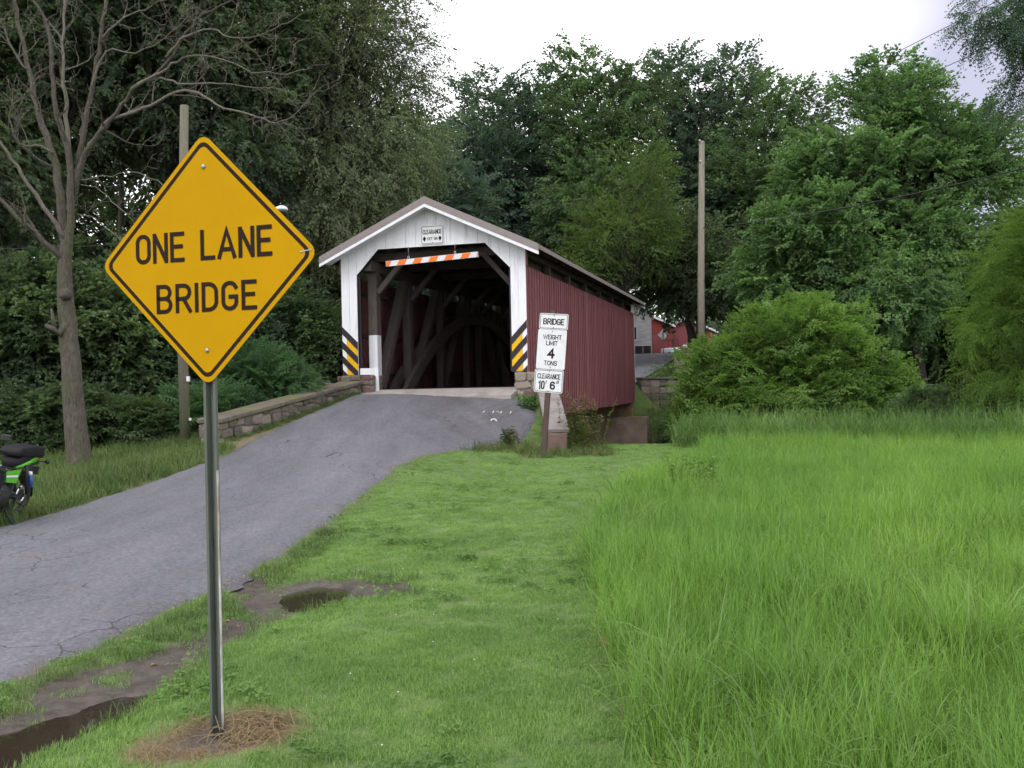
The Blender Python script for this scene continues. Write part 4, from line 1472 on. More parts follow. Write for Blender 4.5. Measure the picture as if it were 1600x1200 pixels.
def fender(cx_, cz_, r_, a0_, a1_, w_, m, nm):
    mb = MB()
    n = 14
    vs_, fs_ = [], []
    for k in range(n + 1):
        a = R(a0_ + (a1_ - a0_) * k / n)
        for j, (dy, dr) in enumerate(((-1, -.025), (-.7, 0), (0, .008), (.7, 0), (1, -.025))):
            vs_.append((cx_ + (r_ + dr) * math.cos(a), dy * w_, cz_ + (r_ + dr) * math.sin(a)))
    for k in range(n):
        for j in range(4):
            fs_.append((k * 5 + j, k * 5 + j + 1, k * 5 + j + 6, k * 5 + j + 5))
    mb.add(vs_, fs_, True)
    o = mb.build(nm, m, MC)
    so = o.modifiers.new('thick', 'SOLIDIFY'); so.thickness = .006
    return o


fender(0, .315, .345, 60, 190, .075, M['bikeblack'], 'rear_fender')
fender(1.48, .325, .350, 40, 170, .065, M['limegreen'], 'front_fender')
MB().box((-.38, 0, .62), (.012, .18, .11), (0, -.3, 0)).build('number_plate', M['bikeblack'], MC)
MB().tube([(.55, .14, .27), (.60, .26, .12), (.63, .345, .055), (.70, .40, .050)], [.016, .014, .014, .018], 8).build('kickstand', M['bikeblack'], MC)
loft(MB(), [(-.44, 0, .11, .84, .92), (-.38, 0, .15, .80, .97), (-.10, 0, .16, .83, 1.01), (.18, 0, .15, .86, 1.0), (.27, 0, .13, .87, .95)], 20, 5.0).build('strapped_bag', M['vinyl'], MC)

# ------------------------------------------------------------------ farm buildings beyond
M['barnred'] = mat('bright_barn_red', (.20, .036, .028), (.15, .030, .024), 2, .8, .1, 30, (4, 4, .6))
M['barnmaroon'] = mat('maroon_boards', (.19, .05, .055), (.15, .04, .045), 2, .8, .1, 30, (4, 4, .6))
M['whitewash'] = mat('whitewashed_boards', (.58, .57, .60), (.44, .43, .46), 2, .8, .15, 30, (1, 1, 5), c3=(.32, .31, .32), c3scale=1.5, c3pos=(.55, .8))
M['shingle'] = mat('brown_shingles', (.13, .09, .08), (.09, .065, .058), 5, .9, .3, 20)
M['metalroof'] = mat('grey_roof', (.30, .29, .30), (.24, .235, .245), 3, .5)


def gable_building(name, label, loc, rz, w, d, h, rise, wallm, roofm, over=.3, openings=(), course=0):
    B = empty(name, loc, rz)
    tag(B, label, 'building')
    wl = MB().prism([(-w / 2, -2), (w / 2, -2), (w / 2, h), (0, h + rise), (-w / 2, h)], 'y', -d / 2, d / 2).build('wall', wallm, B)
    if course:
        mb = MB()
        for k in range(int(h / course)):
            for sy in (-1, 1):
                mb.box((0, sy * (d / 2 + .012), k * course + .02), (w - .02, .03, .035))
            mb.box((w / 2 + .012, 0, k * course + .02), (.03, d - .02, .035))
            mb.box((-w / 2 - .012, 0, k * course + .02), (.03, d - .02, .035))
        mb.build('clapboard_edges', wallm, wl)['kind'] = 'stuff'
    for sg in (-1, 1):
        a = math.atan2(rise, w / 2)
        L_ = math.hypot(rise, w / 2) + over
        c = Vector((sg * (L_ / 2) * math.cos(a), 0, h + rise + .06 - L_ / 2 * math.sin(a)))
        MB().box(c, (L_, d + 2 * over, .10), (0, sg * a, 0)).build('roof', roofm, B)
        for yy_ in (-d / 2 - over - .011, d / 2 + over + .011):
            c2 = Vector((c.x, yy_, c.z - .03))
            MB().box(c2, (L_, .02, .18), (0, sg * a, 0)).build('rake_board', M['whitewash'], B)
    for (face, x, z, ow, oh, kind) in openings:
        y_ = -d / 2
        fm = M['whitewash'] if kind != 'door' else M['barnmaroon']
        op = MB().box((x, y_ - .02, z), (ow, .06, oh)).build('door' if kind == 'door' else 'window', M['barnmaroon'] if kind == 'door' else M['black'], B)
        mb = MB()
        for dx in (-1, 1): mb.box((x + dx * ow / 2, y_ - .06, z), (.14, .05, oh + .14))
        for dz in (-1, 1): mb.box((x, y_ - .063, z + dz * oh / 2), (ow + .13, .045, .14))
        mb.build('frame', fm, op)
    return B


def ground_at(px, Y):
    a, b = ray(px, 560)
    return a * Y, hz(a * Y, Y)


x_, z_ = ground_at(975, 78)
gable_building('farmhouse', 'white clapboard house just visible past the far bridge eave', (x_ - .6, 80, z_ + .1), R(-8), 6.2, 7.5, 3.6, 2.0, M['whitewash'], M['metalroof'], openings=(('f', 1.6, 1.9, .8, 1.1, 'w'), ('f', -1.0, 1.9, .8, 1.1, 'w')), course=.22)
x_, z_ = ground_at(1020, 86)
gable_building('red_barn', 'bright red barn beside the white house across the creek', (x_ - .8, 90, z_), R(-6), 6.0, 8, 2.9, 1.4, M['barnred'], M['metalroof'], openings=(('f', 1.4, 1.2, 1.3, 2.2, 'door'),))
x_, z_ = ground_at(1066, 92)
gable_building('maroon_barn', 'dull maroon shed at the end of the far road', (x_ + .6, 95, z_ + .2), R(-4), 5.4, 7, 2.3, 1.3, M['barnmaroon'], M['shingle'], openings=())
sx, sz_ = at(535, 475, 62).x, 0
gable_building('brown_house', 'brown shingled house half hidden behind the portal and the shrubs', (at(560, 475, 62).x, 62, .6), R(12), 7.5, 7, 4.6, 4.6, M['barnmaroon'], M['shingle'], openings=(('f', -1.5, 2.6, 1.0, 1.3, 'w'),))
# open shed with a long flat pale roof seen between sign and portal
SH = empty('open_shed', (at(480, 475, 45).x, 45, hz(at(480, 475, 45).x, 45)))
tag(SH, 'low open shed with flat pale roof edge between the sign and the portal', 'shed')
shz = at(480, 472, 45).z - hz(at(480, 475, 45).x, 45)
MB().box((0, 1.5, shz), (2.3, 3.4, .07), (0, .02, 0)).build('roof', M['whitewash'], SH)
for x in (-1.0, 0, 1.0):
    MB().box((x, .1, shz / 2 - .05), (.14, .14, shz - .1)).build('post', M['darktimber'], SH)
MB().box((0, 2.9, shz / 2 - .05), (2.2, .08, shz - .12)).build('back_wall', M['barnmaroon'], SH)

# dark fence before the white house, far warning sign, mailbox, small white vehicle
fx0, fz0 = at(990, 553, 72).x, None
FN = empty('board_fence', (at(993, 553, 72).x - .6, 72, float(zfar(st(at(993, 553, 72).x, 72)[1]))))
tag(FN, 'dark board fence at the foot of the white house', 'fence')
for k in range(5):
    MB().box((-1.0 + k * .62, 0, .35), (.58, .05, .80)).build('board', M['darktimber'], FN)
fp = at(1036, 523, 76)
FS = empty('warning_sign', (fp.x, 76, hz(fp.x, 76)), R(-12))
tag(FS, 'grey back of a distant diamond sign beyond the bridge', 'road sign')
zc_ = fp.z - hz(fp.x, 76)
MB().prism([(0, zc_ - .43), (.43, zc_), (0, zc_ + .43), (-.43, zc_)], 'y', -.03, -.02).build('panel', M['signback'], FS)
MB().box((0, -.05, zc_ / 2), (.07, .05, zc_ + .5)).build('post', M['greenpost'], FS)
mp_ = at(1072, 541, 78)
MX = empty('mailbox', (mp_.x, 78, hz(mp_.x, 78)))
tag(MX, 'white mailbox on a post in front of the maroon shed', 'mailbox')
mz = mp_.z - hz(mp_.x, 78)
MB().box((0, 0, mz / 2 - .05), (.09, .09, max(.3, mz - .1))).build('post', M['timber'], MX)
loft(MB(), [(-.25, 0, .12, mz - .12, mz + .12), (.25, 0, .12, mz - .12, mz + .12)], 12).build('box', M['signwhite'], MX)
mv = at(1049, 549, 80)
PT = empty('parked_cart', (mv.x, 80, hz(mv.x, 80)), R(20))
tag(PT, 'small white utility cart parked at the far road end', 'cart')
MB().box((0, 0, .55), (1.0, 1.8, .45), None, .08).build('body', M['signwhite'], PT)
MB().box((0, .1, 1.45), (1.0, 1.1, .06), None, .02).build('roof', M['bikeblack'], PT)
for sx_ in (-1, 1):
    for sy_ in (-1, 1):
        MB().lathe([(.0, -.08), (.20, -.08), (.22, 0), (.20, .08), (.0, .08)], (sx_ * .45, sy_ * .6, .22), 14, 'x').build('wheel', M['tyre'], PT)
        MB().box((sx_ * .45, .1 + sy_ * .48, 1.1), (.04, .04, .7)).build('roof_post', M['bikeblack'], PT)
#@@PLANTS

# ------------------------------------------------------------------ scattering: leaf sprays and grass tufts as geometry-node instances inside one object
def hidden_obj(name, mb, m):
    return bpy.data.objects.new(name, mb.mesh(name, m, fix=False))


_groups = {}


def scatter_group(key, variants):
    if key in _groups: return _groups[key]
    g = bpy.data.node_groups.new('scatter_' + key, 'GeometryNodeTree')
    g.interface.new_socket('Geometry', in_out='INPUT', socket_type='NodeSocketGeometry')
    g.interface.new_socket('Geometry', in_out='OUTPUT', socket_type='NodeSocketGeometry')
    N, L = g.nodes, g.links
    gi, go = N.new('NodeGroupInput'), N.new('NodeGroupOutput')
    jn = N.new('GeometryNodeJoinGeometry')
    for v in reversed(variants):
        oi = N.new('GeometryNodeObjectInfo')
        oi.inputs['Object'].default_value = v
        oi.inputs['As Instance'].default_value = False
        ti = N.new('GeometryNodeGeometryToInstance')
        L.new(oi.outputs['Geometry'], ti.inputs[0])
        L.new(ti.outputs[0], jn.inputs[0])

    def named(nm, ty):
        n = N.new('GeometryNodeInputNamedAttribute')
        n.data_type = ty
        n.inputs['Name'].default_value = nm
        return n.outputs['Attribute']
    ip = N.new('GeometryNodeInstanceOnPoints')
    L.new(gi.outputs[0], ip.inputs['Points'])
    L.new(jn.outputs[0], ip.inputs['Instance'])
    ip.inputs['Pick Instance'].default_value = True
    L.new(named('idx', 'INT'), ip.inputs['Instance Index'])
    er = N.new('FunctionNodeEulerToRotation')
    L.new(named('rot', 'FLOAT_VECTOR'), er.inputs[0])
    L.new(er.outputs[0], ip.inputs['Rotation'])
    L.new(named('scl', 'FLOAT'), ip.inputs['Scale'])
    L.new(ip.outputs[0], go.inputs[0])
    _groups[key] = g
    return g


def scatter(name, key, variants, pts, rot, scl, parent=None):
    n = len(pts)
    me = bpy.data.meshes.new(name)
    me.vertices.add(n)
    me.vertices.foreach_set('co', np.asarray(pts, np.float32).ravel())
    a = me.attributes.new('rot', 'FLOAT_VECTOR', 'POINT'); a.data.foreach_set('vector', np.asarray(rot, np.float32).ravel())
    a = me.attributes.new('scl', 'FLOAT', 'POINT'); a.data.foreach_set('value', np.asarray(scl, np.float32))
    a = me.attributes.new('idx', 'INT', 'POINT'); a.data.foreach_set('value', rng.integers(0, len(variants), n).astype(np.int32))
    me.materials.append(variants[0].data.materials[0])
    o = bpy.data.objects.new(name, me)
    COL.objects.link(o)
    if parent: o.parent = parent
    m = o.modifiers.new('scatter', 'NODES')
    m.node_group = scatter_group(key, variants)
    return o


# ---- leaf sprays (stem along +X, leaves facing up)
def leaf(mb, p, d, nrm, l, w, fold=.25, droop=.15):
    p, d, nrm = Vector(p), Vector(d).normalized(), Vector(nrm).normalized()
    sd = d.cross(nrm).normalized()
    up = sd.cross(d)
    b = len(mb.v)
    m_ = p + d * l * .42
    for q in (p, m_ + sd * w / 2 + up * w * fold, p + d * l - up * l * droop, m_ - sd * w / 2 + up * w * fold):
        mb.v.append((q.x, q.y, q.z))
    mb.f += [(b, b + 1, b + 2), (b, b + 2, b + 3)]
    mb.s += [False, False]


def spray_broad(seed, n=26, L_=.55, l=.12, w=.085, m=None, name='leaf_spray', up=.5):
    r = random.Random(seed)
    mb = MB()
    for br in range(4):
        y0 = r.uniform(-.55, .55)
        org = Vector((r.uniform(0, .2), 0, 0))
        dr = Vector((1, y0, r.uniform(-.25, .35))).normalized()
        for k in range(n // 4):
            u = (k + r.random()) / (n // 4)
            p = org + dr * (L_ * u) + Vector((0, 0, -.12 * u * u))
            a = r.choice((-1, 1)) * r.uniform(.4, 1.2)
            d = Vector((math.cos(a), math.sin(a), r.uniform(-.5, .25)))
            nm = Vector((r.gauss(0, .45), r.gauss(0, .45), 1))
            s_ = r.uniform(.7, 1.2)
            leaf(mb, p, d, nm, l * s_, w * s_)
    return hidden_obj(name, mb, m)


def spray_pinnate(seed, nr=5, lf=6, L_=.32, l=.075, w=.026, m=None, droop=.5, name='leaf_spray'):
    r = random.Random(seed)
    mb = MB()
    for k in range(nr):
        a = r.uniform(-1.0, 1.0)
        p = Vector((r.uniform(0, .22), r.uniform(-.04, .04), r.uniform(-.03, .03)))
        d = Vector((math.cos(a), math.sin(a), r.uniform(-.1, .35))).normalized()
        sd = d.cross(Vector((0, 0, 1))).normalized()
        for j in range(lf):
            u = (j + 1) / lf
            q = p + d * L_ * u + Vector((0, 0, -droop * L_ * u * u))
            dd_ = (d * .55 + Vector((0, 0, -droop * u * .7)))
            for sg in (-1, 1):
                leaf(mb, q, dd_ + sd * sg * .9, Vector((r.gauss(0, .2), r.gauss(0, .2), 1)), l * r.uniform(.8, 1.15) * (1 - .25 * abs(u - .5)), w, .15, .2)
        leaf(mb, p + d * L_ + Vector((0, 0, -droop * L_)), d + Vector((0, 0, -droop)), Vector((0, 0, 1)), l, w)
    return hidden_obj(name, mb, m)


def spray_set(kind, mk_):
    key = kind + '_' + mk_
    m = LM[mk_]
    if kind == 'broad': v = [spray_broad(i, m=m) for i in range(4)]
    if kind == 'small': v = [spray_broad(20 + i, 34, .6, .075, .042, m=m) for i in range(4)]
    if kind == 'elder': v = [spray_pinnate(40 + i, 5, 3, .26, .115, .046, m=m, droop=.35) for i in range(4)]
    if kind == 'locust': v = [spray_pinnate(60 + i, 6, 7, .34, .055, .022, m=m, droop=.6) for i in range(4)]
    if kind == 'feather': v = [spray_pinnate(80 + i, 8, 8, .46, .085, .014, m=m, droop=.75) for i in range(4)]
    if kind == 'sumac': v = [spray_pinnate(90 + i, 4, 7, .50, .13, .038, m=m, droop=.3) for i in range(4)]
    return key, v


_sets = {}


def get_set(kind, mk_):
    if (kind, mk_) not in _sets: _sets[(kind, mk_)] = spray_set(kind, mk_)
    return _sets[(kind, mk_)]


def lobe(px, py, Y, rpx, rpy, rd=None):
    c = at(px, py, Y)
    k = Y / FPX
    return (c.x, c.y, c.z, rpx * k, (rd if rd else rpx * k), rpy * k)


def make_plant(name, label, cat, base, lobes, kind, mk_, ncl, per, crad, tsc, seed, trunk_r=.25, bark='darkbark', droop=0.0, group=None, stems=1, flat=.62, fork=.35, minz=None, shell=.45, limbs=True):
    r = np.random.default_rng(seed)
    pr = random.Random(seed)
    bx, by = base
    bz = hz(bx, by)
    root = empty(name, (bx, by, bz))
    tag(root, label, cat, group)
    LB = np.array(lobes, float)
    vol = LB[:, 3] * LB[:, 4] * LB[:, 5]
    cl = []
    tries = 0
    while len(cl) < ncl and tries < ncl * 30:
        tries += 1
        k = r.choice(len(LB), p=vol / vol.sum())
        d = r.normal(size=3); d /= np.linalg.norm(d)
        rr_ = r.random() ** shell
        p = LB[k, :3] + d * rr_ * LB[k, 3:]
        if minz is not None and p[2] < minz: continue
        if p[2] < bz + .15: continue
        if all((p[0] - q[0]) ** 2 + (p[1] - q[1]) ** 2 + (p[2] - q[2]) ** 2 > (crad * .80) ** 2 for q in cl): cl.append(p)
    cl = np.array(cl)
    cc = np.average(LB[:, :3], axis=0, weights=vol)
    # leaf sprays
    n = len(cl) * per
    ci = np.repeat(np.arange(len(cl)), per)
    d = r.normal(size=(n, 3)); d /= np.linalg.norm(d, axis=1, keepdims=True)
    cr = crad * r.uniform(.65, 1.25, len(cl))[ci]
    rad = r.random(n) ** .42
    P = cl[ci] + d * (rad * cr)[:, None] * np.array([1, 1, flat])
    P[:, 2] -= droop * .5 * (rad ** 2) * cr
    outw = cl[ci] - cc; outw /= np.linalg.norm(outw, axis=1, keepdims=True) + 1e-6
    dr = d * .8 + outw * .7 + np.array([0, 0, .10 - droop])
    dr += r.normal(size=(n, 3)) * .25
    dr /= np.linalg.norm(dr, axis=1, keepdims=True)
    dr[:, 2] = np.clip(dr[:, 2], -.95, .75)
    keep = P[:, 2] > bz + .05
    P, dr = P[keep], dr[keep]
    n = len(P)
    rot = np.stack([r.normal(0, .5, n), -np.arcsin(np.clip(dr[:, 2], -1, 1)), np.arctan2(dr[:, 1], dr[:, 0])], 1)
    scl = tsc * r.uniform(.75, 1.25, n)
    key, var = get_set(kind, mk_)
    o = scatter('crown', key, var, P - np.array([bx, by, bz]), rot, scl, root)
    o['kind'] = 'stuff'
    # trunk and limbs
    if limbs:
        mb = MB()
        top = cl[:, 2].max() - bz
        zlow = max(.25, np.percentile(cl[:, 2], 12) - bz)
        sp = []
        for s_ in range(stems):
            tx, ty = (cc[0] - bx), (cc[1] - by)
            if stems > 1:
                a = 2 * math.pi * s_ / stems + pr.uniform(-.4, .4)
                spread = np.mean(LB[:, 3]) * .6
                tx += spread * math.cos(a); ty += spread * math.sin(a)
            path = []
            nn = 9
            for k in range(nn):
                u = k / (nn - 1)
                path.append(Vector((tx * u ** 1.4 + pr.uniform(-.12, .12) * min(1, trunk_r * 4) * (k > 0), ty * u ** 1.4 + pr.uniform(-.12, .12) * (k > 0), -.3 + (top * .86 + .3) * u)))
            rad_ = [trunk_r * (1.35 if k == 0 else 1 - .86 * (k / (nn - 1)) ** .9) for k in range(nn)]
            mb.tube(path, rad_, 9)
            sp.append((path, rad_))
        for q in cl:
            e = Vector(q) - Vector((bx, by, bz))
            path, rad_ = min(sp, key=lambda pr2: (pr2[0][-1] - e).length)
            za = max(zlow * .75, min(e.z * pr.uniform(.45, .75), path[-1].z * .97))
            u = (za + .3) / (path[-1].z + .3)
            f = u * (len(path) - 1); i = min(int(f), len(path) - 2)
            s0 = path[i].lerp(path[i + 1], f - i)
            L_ = (e - s0).length
            r0 = min((rad_[i] * (1 - (f - i)) + rad_[i + 1] * (f - i)) * .6, .012 + .018 * L_ ** .9)
            mid = s0.lerp(e, .5) + Vector((pr.uniform(-.1, .1) * L_, pr.uniform(-.1, .1) * L_, .10 * L_))
            pts = []
            for k in range(5):
                u = k / 4
                pts.append(s0 * (1 - u) ** 2 + mid * 2 * u * (1 - u) + e * u * u)
            mb.tube(pts, [r0, r0 * .8, r0 * .6, r0 * .42, r0 * .2], 5, cap=False)
        mb.build('trunk' if cat == 'tree' else 'stems', M[bark], root, fix=False)
    return root


# ---- the trees, surveyed from the photograph
G1 = 'trees of the wood left of the bridge'
G2 = 'tall trees behind the bridge'
T = make_plant
T('elm_tree', 'big grey-green tree with drooping sprays, nearest left of the bridge gable against the sky', 'tree', (at(470, 600, 33).x, 33),
  [lobe(560, 110, 34, 105, 140), lobe(590, -60, 34, 60, 110), lobe(470, 40, 33, 130, 200), lobe(590, 250, 32, 90, 80), lobe(500, 310, 31, 110, 90)], 'small', 'elm', 190, 34, 1.15, 1.25, 11, .34, droop=.45, group=G1)
T('woodland_tree', 'dark tree standing right behind the bare dead tree top', 'tree', (at(240, 600, 28).x, 28),
  [lobe(300, 20, 29, 150, 150), lobe(340, 200, 29, 110, 110), lobe(220, 120, 28, 100, 120), lobe(270, -160, 29, 170, 120)], 'broad', 'wood', 150, 30, 1.1, 1.1, 12, .24, group=G1)
T('woodland_tree', 'dark leafy tree in the upper left corner of the wood', 'tree', (at(90, 600, 27).x, 27),
  [lobe(60, 40, 27, 150, 130), lobe(110, 200, 28, 90, 90), lobe(-30, 150, 26, 110, 160), lobe(50, -160, 27, 190, 120)], 'broad', 'wood', 140, 30, 1.1, 1.1, 13, .26, group=G1)
T('woodland_tree', 'slim dark trunk tree deep in the wood left of the sign top', 'tree', (at(195, 600, 36).x, 36),
  [lobe(180, -40, 36, 160, 130), lobe(190, 120, 38, 120, 90)], 'broad', 'wood', 80, 26, 1.3, 1.4, 14, .20, group=G1)
T('woodland_tree', 'shadowy tree filling the wood low between dead tree and diamond sign', 'tree', (at(260, 600, 44).x, 44),
  [lobe(150, 420, 44, 120, 110), lobe(280, 430, 44, 120, 100), lobe(240, 250, 46, 60, 60), lobe(60, 330, 44, 110, 110)], 'broad', 'wood', 120, 26, 1.5, 1.6, 15, .28, group=G1)
T('woodland_tree', 'shadowy tree behind the right half of the diamond sign', 'tree', (at(440, 600, 42).x, 42),
  [lobe(430, 360, 42, 130, 110), lobe(500, 430, 42, 80, 80), lobe(380, 230, 44, 100, 90)], 'broad', 'wood', 110, 26, 1.4, 1.5, 16, .28, group=G1)
T('woodland_tree', 'dark tree at the left picture edge over the motorcycle', 'tree', (at(-90, 600, 24).x, 24),
  [lobe(-60, 260, 24, 110, 130), lobe(-160, 100, 24, 160, 200)], 'broad', 'wood', 90, 28, 1.1, 1.1, 17, .26, group=G1)
T('background_tree', 'dark tree just left of the bridge gable, behind the drooping one', 'tree', (at(650, 600, 50).x, 50),
  [lobe(645, 290, 50, 55, 90), lobe(700, 350, 52, 60, 80), lobe(610, 360, 50, 70, 70), lobe(560, 420, 50, 60, 70), lobe(690, 450, 48, 110, 55)], 'broad', 'dark', 120, 28, 1.4, 1.5, 18, .30, group=G2)
T('background_tree', 'blue-green tree directly above the bridge roof ridge', 'tree', (at(760, 600, 62).x, 62),
  [lobe(775, 200, 64, 42, 70), lobe(740, 290, 62, 75, 90), lobe(800, 360, 62, 80, 60)], 'broad', 'dark', 120, 28, 1.6, 1.8, 19, .34, group=G2)
T('background_tree', 'narrow dark tree top between the ridge tree and the tall pale one', 'tree', (at(845, 600, 66).x, 66),
  [lobe(838, 205, 66, 32, 65), lobe(850, 300, 66, 70, 90), lobe(850, 420, 64, 80, 60)], 'broad', 'dark', 100, 28, 1.6, 1.8, 20, .32, group=G2)
T('background_tree', 'tall mid-green tree rising right of the bridge gable', 'tree', (at(945, 600, 60).x, 60),
  [lobe(905, 150, 60, 38, 55), lobe(985, 150, 60, 38, 50), lobe(945, 245, 60, 68, 80), lobe(940, 350, 58, 90, 80)], 'broad', 'mid', 170, 28, 1.5, 1.6, 21, .36, group=G2)
T('lime_green_tree', 'bright yellow-green small tree above the far bridge eave', 'tree', (at(985, 600, 52).x, 52),
  [lobe(1005, 275, 52, 32, 50), lobe(955, 365, 52, 50, 50), lobe(1015, 365, 52, 34, 50), lobe(920, 420, 52, 50, 26)], 'small', 'lime', 46, 24, .95, 1.4, 22, .18)
T('background_tree', 'very tall tree with upright tufts, straight behind the tall pole', 'tree', (at(1095, 600, 66).x, 66),
  [lobe(1065, 150, 66, 36, 55), lobe(1152, 140, 66, 30, 55), lobe(1095, 240, 66, 62, 80), lobe(1080, 350, 64, 80, 90), lobe(1090, 460, 62, 80, 60)], 'broad', 'dark', 190, 28, 1.6, 1.8, 23, .40, group=G2, minz=7.0)
T('background_tree', 'tall dark tree between the pole and the big maple', 'tree', (at(1215, 600, 62).x, 62),
  [lobe(1255, 190, 62, 36, 45), lobe(1195, 190, 62, 36, 60), lobe(1180, 300, 62, 80, 80), lobe(1200, 420, 60, 90, 70)], 'broad', 'mid', 170, 28, 1.6, 1.7, 24, .38, group=G2)
T('background_tree', 'low dark tree at the far end of the creek bank by the pole foot', 'tree', (at(1080, 600, 56).x, 56),
  [lobe(1075, 420, 56, 50, 70), lobe(1130, 470, 55, 45, 60), lobe(1035, 390, 58, 40, 50)], 'broad', 'wood', 90, 28, 1.3, 1.6, 25, .34, group=G2, minz=6.2)
T('maple_tree', 'big spreading green maple right of the tall pole', 'tree', (at(1440, 620, 45).x, 45),
  [lobe(1395, 155, 45, 60, 62), lobe(1450, 180, 45, 50, 50), lobe(1325, 280, 45, 95, 70), lobe(1460, 260, 46, 95, 80), lobe(1270, 370, 43, 90, 70), lobe(1420, 400, 45, 110, 70), lobe(1540, 250, 46, 48, 50), lobe(1330, 470, 43, 130, 65), lobe(1500, 470, 46, 90, 80), lobe(1200, 450, 43, 50, 50)], 'broad', 'maple', 270, 44, .98, 1.35, 26, .42, 'darkbark', flat=.7)
T('background_tree', 'dark shaded tree low behind the maple trunk', 'tree', (at(1470, 620, 54).x, 54),
  [lobe(1440, 520, 54, 120, 70), lobe(1330, 560, 54, 90, 50), lobe(1560, 500, 56, 90, 90)], 'broad', 'wood', 120, 26, 1.5, 1.7, 27, .3, group=G2)
T('background_tree', 'tree half cut by the right picture edge under the lowest wire', 'tree', (at(1640, 600, 50).x, 50),
  [lobe(1600, 380, 50, 50, 60), lobe(1690, 330, 50, 90, 110), lobe(1700, 480, 50, 120, 90)], 'broad', 'mid', 110, 26, 1.4, 1.6, 28, .34, group=G2)
T('feathery_tree', 'yellow-green feathery tree leaning in from the right picture edge', 'tree', (at(1640, 640, 28).x, 28),
  [lobe(1625, 440, 28, 60, 50), lobe(1600, 520, 27.5, 55, 45), lobe(1670, 370, 28, 60, 50), lobe(1620, 590, 27, 80, 35), lobe(1710, 500, 28, 110, 110)], 'feather', 'willow', 120, 30, .85, 1.25, 29, .16, droop=.35)
T('locust_tree', 'locust limbs hanging into the top right corner of the sky', 'tree', (at(1900, 600, 22).x, 22),
  [lobe(1575, 25, 22, 55, 40), lobe(1610, 110, 22, 28, 60), lobe(1640, 30, 22, 60, 60), lobe(1760, -40, 22, 140, 120), lobe(1860, 60, 22, 120, 140)], 'locust', 'locust', 100, 30, .75, 1.25, 30, .24, droop=.45)
T('box_elder_bush', 'huge rounded light green bush on the creek bank under the maple', 'bush', (at(1245, 690, 36).x, 36),
  [lobe(1240, 565, 36, 105, 74), lobe(1115, 605, 35.4, 55, 55), lobe(1362, 615, 36, 68, 55), lobe(1075, 650, 35.2, 30, 32), lobe(1185, 530, 36, 45, 38), lobe(1290, 530, 36.5, 52, 42), lobe(1265, 488, 36, 26, 14), lobe(1215, 492, 36, 16, 12), lobe(1310, 500, 36.2, 14, 12), lobe(1160, 512, 36, 12, 10), lobe(1220, 640, 35, 130, 40), lobe(1100, 640, 35, 40, 40)], 'elder', 'elder', 225, 27, .60, 1.35, 31, .07, 'bark', stems=6, flat=.85, droop=.05)
for i, (px, py, Y, rx, rz, lab) in enumerate([
        (1058, 668, 38.5, 16, 16, 'small leafy bush beside the far abutment'),
        (1050, 592, 45, 11, 13, 'clipped dark hedge clump below the far parapet'),
        (1112, 588, 43, 18, 26, 'young leafy bush right of the tall pole foot'),
        (1480, 640, 30, 60, 22, 'low weedy bush behind the meadow under the maple'),
        (1600, 640, 27, 60, 22, 'low weedy bush at the foot of the feathery tree')]):
    T('creek_bush', lab, 'bush', (at(px, py, Y).x, Y), [lobe(px, py, Y, rx, rz)], 'small' if i == 1 else 'elder', 'mid' if i in (1, 3, 4) else 'maple', 26, 26, .45, 1.0, 60 + i, .04, 'bark', stems=3, group='bushes along the creek')
for i, (ls, kind, mk_, lab) in enumerate([
        ([(60, 520, 22, 90, 90), (20, 600, 22, 80, 60)], 'broad', 'shrub', 'broad dark shrub behind the motorcycle, left of the dead trunk'),
        ([(190, 540, 22.5, 60, 80), (180, 630, 22, 55, 40)], 'broad', 'shrub', 'dense shrub just right of the dead trunk'),
        ([(255, 500, 24.5, 65, 90), (270, 610, 24, 60, 50)], 'broad', 'shrub', 'tall shrub thicket left of the mossy pole'),
        ([(345, 540, 25, 50, 80), (340, 630, 24, 40, 45)], 'broad', 'shrub', 'dark shrub hidden behind the diamond sign post'),
        ([(420, 520, 27, 60, 60), (470, 560, 27, 60, 50)], 'broad', 'shrub', 'shrub right of the diamond sign under the shed roof'),
        ([(395, 590, 23.5, 45, 30), (430, 615, 23.2, 35, 25)], 'sumac', 'sumac', 'feathery light green sumac over the mossy wall'),
        ([(500, 545, 29, 40, 45), (520, 590, 29, 40, 30)], 'small', 'shrub', 'dark shrub beside the left portal leg'),
        ([(-70, 560, 22, 90, 110)], 'broad', 'shrub', 'shrub at the left picture edge over the motorcycle'),
        ([(110, 660, 20.5, 45, 25), (60, 665, 20.2, 50, 25)], 'broad', 'shrub', 'low weeds shrub at the dead trunk foot'),
        ([(215, 665, 20.6, 35, 24)], 'elder', 'shrub', 'low leafy shrub between dead trunk and mossy pole'),
        ([(325, 655, 21.2, 30, 28)], 'sumac', 'sumac', 'small bright sumac beside the end of the mossy wall')]):
    LBs = [lobe(*q) for q in ls]
    T('undergrowth_shrub', lab, 'shrub', (LBs[0][0], LBs[0][1]), LBs, kind, mk_, 30 * len(ls) + (30 if i < 5 else 0), 30, .55 if i not in (8, 9, 10) else .35, 1.0 if kind != 'sumac' else .9, 80 + i, .05, 'darkbark', stems=4, group='undergrowth left of the road')

